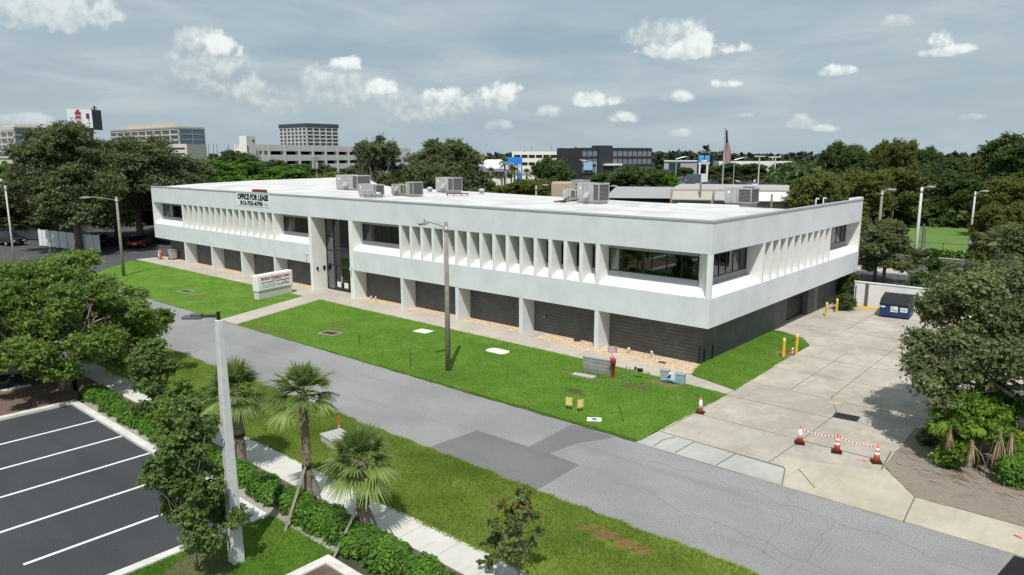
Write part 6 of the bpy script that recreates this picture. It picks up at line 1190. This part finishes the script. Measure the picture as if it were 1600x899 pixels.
D = 240; x, y = at(1131, D); h = zat(202.5, D); t = thing('flagpole', 'very tall flagpole with a large limp striped flag', 'flag', (x, y, 0), .6); MB().cyl(0, 0, 0, h, .28, .14, 10).build('pole', GALV, t); MB().lathe(0, 0, [(.1, h), (.3, h+.25), (.1, h+.5)], 8).build('finial', YELLOW, t)
FR, FW, FB = MB(), MB(), MB(); fh = 10.5; n = 13
for k in range(n):         # limp flag: stripes run down slanting
    a0, a1 = k/n, (k+1)/n
    for j in range(8):
        s0, s1 = j/8, (j+1)/8
        def pt(a, s): return (.2+a*1.9*min(1, .25+s*1.1)+.15*math.sin(s*5+a*3), .3*math.sin(a*14+s*3), h-.4-s*fh+a*.6*s)
        q = [pt(a0, s0), pt(a1, s0), pt(a1, s1), pt(a0, s1)]; (FB if (j < 3 and k < 9) else FR if k % 2 == 0 else FW).add(q, [(0, 1, 2, 3)])
for mb_, nm, c in ((FR, 'red_stripes', (.30, .03, .05)), (FW, 'white_stripes', (.6, .58, .58)), (FB, 'blue_canton', (.03, .035, .10))): o = mb_.build(nm, mat('flag_'+nm, c, .8, .1), t, fix=False); so = o.modifiers.new('s', 'SOLIDIFY'); so.thickness = .04
for i, (u, D, v, lab) in enumerate(((1187, 273, 244.5, 'twin-headed lot lamp right of the flag'), (1212, 262, 245.5, 'twin-headed lot lamp nearest the big right trees'), (1207.5, 330, 246, 'thinner lot lamp just behind the nearest one'))):
    x, y = at(u, D); h = zat(v, D); t = thing('lot_lamp', lab, 'lamp post', (x, y, 0), .7, 'tall lot lamps'); MB().cyl(0, 0, 0, h, .25, .2, 8).build('pole', WPOLE, t); MB().box(-1.8, .0, -.35, .35, h-.15, h+.15).box(.0, 1.8, -.3, .3, h-.14, h+.14).build('lamp_head', FWHITE, t)
for i, (u, D, v) in enumerate(((1057, 230, 245.5), (1148, 235, 247), (932, 225, 250))): x, y = at(u, D); h = zat(v+3, D); t = thing('street_lamp', ['faint street lamp with a long arm over the grey showroom', 'faint street lamp with a long arm right of the flag', 'faint street lamp with a long arm before the black block'][i], 'lamp post', (x, y, 0), YAW*-1, 'faint long-armed street lamps'); MB().cyl(0, 0, 0, h, .14, n=6).build('pole', GALV, t); MB().tube([(0, 0, h), (2.6, 0, h+.7), (3.6, 0, h+.6)] if i != 2 else [(0, 0, h-.5), (-3, 0, h+.3), (-5, 0, h+.6)], .1, 6).build('arm', GALV, t)
t, q = block('kiosk', 'small building with a red roof among the trees right of the lot lamps', 'building', at(1231, 275), at(1252, 275), 8, zat(270, 275), TAN); dq = q[1]; nn = Vector((dq.y, -dq.x)).normalized(); MB().prism([tuple(nn*.6), tuple(dq+nn*.6), tuple(dq-nn*6), tuple(-nn*6)], zat(270, 275), zat(264.5, 275)).build('roof', mat('red_roof_tile', (.30, .05, .03), .8, .2), t)
x0, y0 = at(1150, 190)
struct('car_lot', MB().prism([at(1030, 200), at(1265, 190), at(1270, 430), at(1030, 430)], -.1, -.01), MIDASPH)
paints = [P_WHITE, P_SIL, P_GREY, P_BLACK, P_RED, P_BLUE]; pc = ['white', 'silver', 'grey', 'black', 'dark red', 'blue']; protos = {}
rnd = random.Random(9); ci = 0; order = ['nearest', 'second', 'third', 'fourth', 'fifth', 'sixth', 'seventh', 'eighth', 'ninth', 'tenth', 'eleventh', 'twelfth', 'thirteenth']
for row, (D, us, rn) in enumerate(((288, [1079, 1090, 1103, 1117, 1178, 1192, 1204, 1216, 1228], 'front'), (330, [1073, 1086, 1108, 1118, 1128, 1140, 1152, 1164, 1176, 1190, 1203, 1217, 1230], 'middle'), (385, [1112, 1120, 1129, 1138, 1147, 1156, 1165, 1174, 1198, 1210], 'back'))):
    for j, u in enumerate(us):
        k = 5 if (row == 1 and j == 7) else rnd.choice([0, 0, 1, 2, 3, 3, 1, 4]); x, y = at(u, D); lab = f'{pc[k]} car in the {rn} row of the distant car lot, {order[j] if j else "first"} from the left'
        rz = .72+(.1*rnd.random())+PI/2
        if k not in protos: protos[k] = car('lot_car', lab, 'car', x, y, rz, paints[k], rnd.choice(['sedan', 'suv']), 'cars in the distant lot', detail=False)
        else: dup(protos[k], (x, y, 0), rz, lab)
# left side: fence, canopy building, far white roof
A7, B7 = Vector((-88.5, -4.9)), Vector((-75.5, -2.6)); dq = B7-A7; t = thing('white_fence', 'white slatted fence under the oaks at the left', 'fence', (A7.x, A7.y, 0), math.atan2(dq.y, dq.x)); w = dq.length
n = 14
for k in range(n): MB().box(k*w/n+.04, (k+1)*w/n-.04, -.04+.05*(k % 2), .04+.05*(k % 2), .1, 2.1).build('panel', WHITE, t)
for k in range(0, n+1, 2): MB().box(k*w/n-.06, k*w/n+.06, .09, .2, 0, 2.2).build('post', WHITE, t)
t = thing('canopy_building', 'grey walled building with a dark blue roof edge behind the red car', 'building', (-84, 8, 0), .0); MB().box(0, 17, 0, 14, 0, 2.4).build('wall', mat('pale_grey_wall', (.40, .42, .43), .8, .2), t); MB().box(-.4, 17.4, -.6, 14, 2.4, 3.7).build('roof_edge', NAVY, t)
for k in range(4): MB().box(1.5+k*4, 4+k*4, -.04, -.002, .6, 1.9).build('window', FARGLASS, t)
t, q = block('low_building', 'low white-roofed building glimpsed through the oaks at the left edge', 'building', at(-60, 125), at(45, 118), 18, zat(281, 120), FWHITE)
t, q = block('low_building', 'white building glimpsed between the oak trunks behind the roof', 'building', at(560, 150), at(735, 150), 12, zat(270, 150), FWHITE)
t = thing('field_fence', 'chain link fence with thin dark posts along the playing field path', 'fence', (-8, 58.9, .0))
for k in range(9): MB().cyl(k*2.6, 0, 0, 1.5, .04, n=6).build('post', BLACK, t)
MB().tube([(0, 0, 1.5), (20.8, 0, 1.5)], .025, 5).build('top_rail', BLACK, t)
for (x, y, lab) in ((2.9, 57.6, 'thin dark post in the clipped hedge by the field, left one'), (4.9, 57.4, 'white-topped thin post in the clipped hedge by the field')): t = thing('sign_post', lab, 'post', (x, y, 0), 0); MB().cyl(0, 0, 0, 1.5, .05, n=6).build('post', BLACK, t); MB().cyl(0, 0, 1.5, 1.6, .2, n=8).build('cap', WPOLE, t)
x, y = at(1455, 100); t = thing('goal_post', 'thin grey post standing in the playing field', 'post', (x, y, 0)); MB().cyl(0, 0, 0, 3.2, .12, n=6).build('post', GREYDOOR, t); MB().cyl(.25, 0, 0, 2.6, .06, n=6).build('brace', GREYDOOR, t)
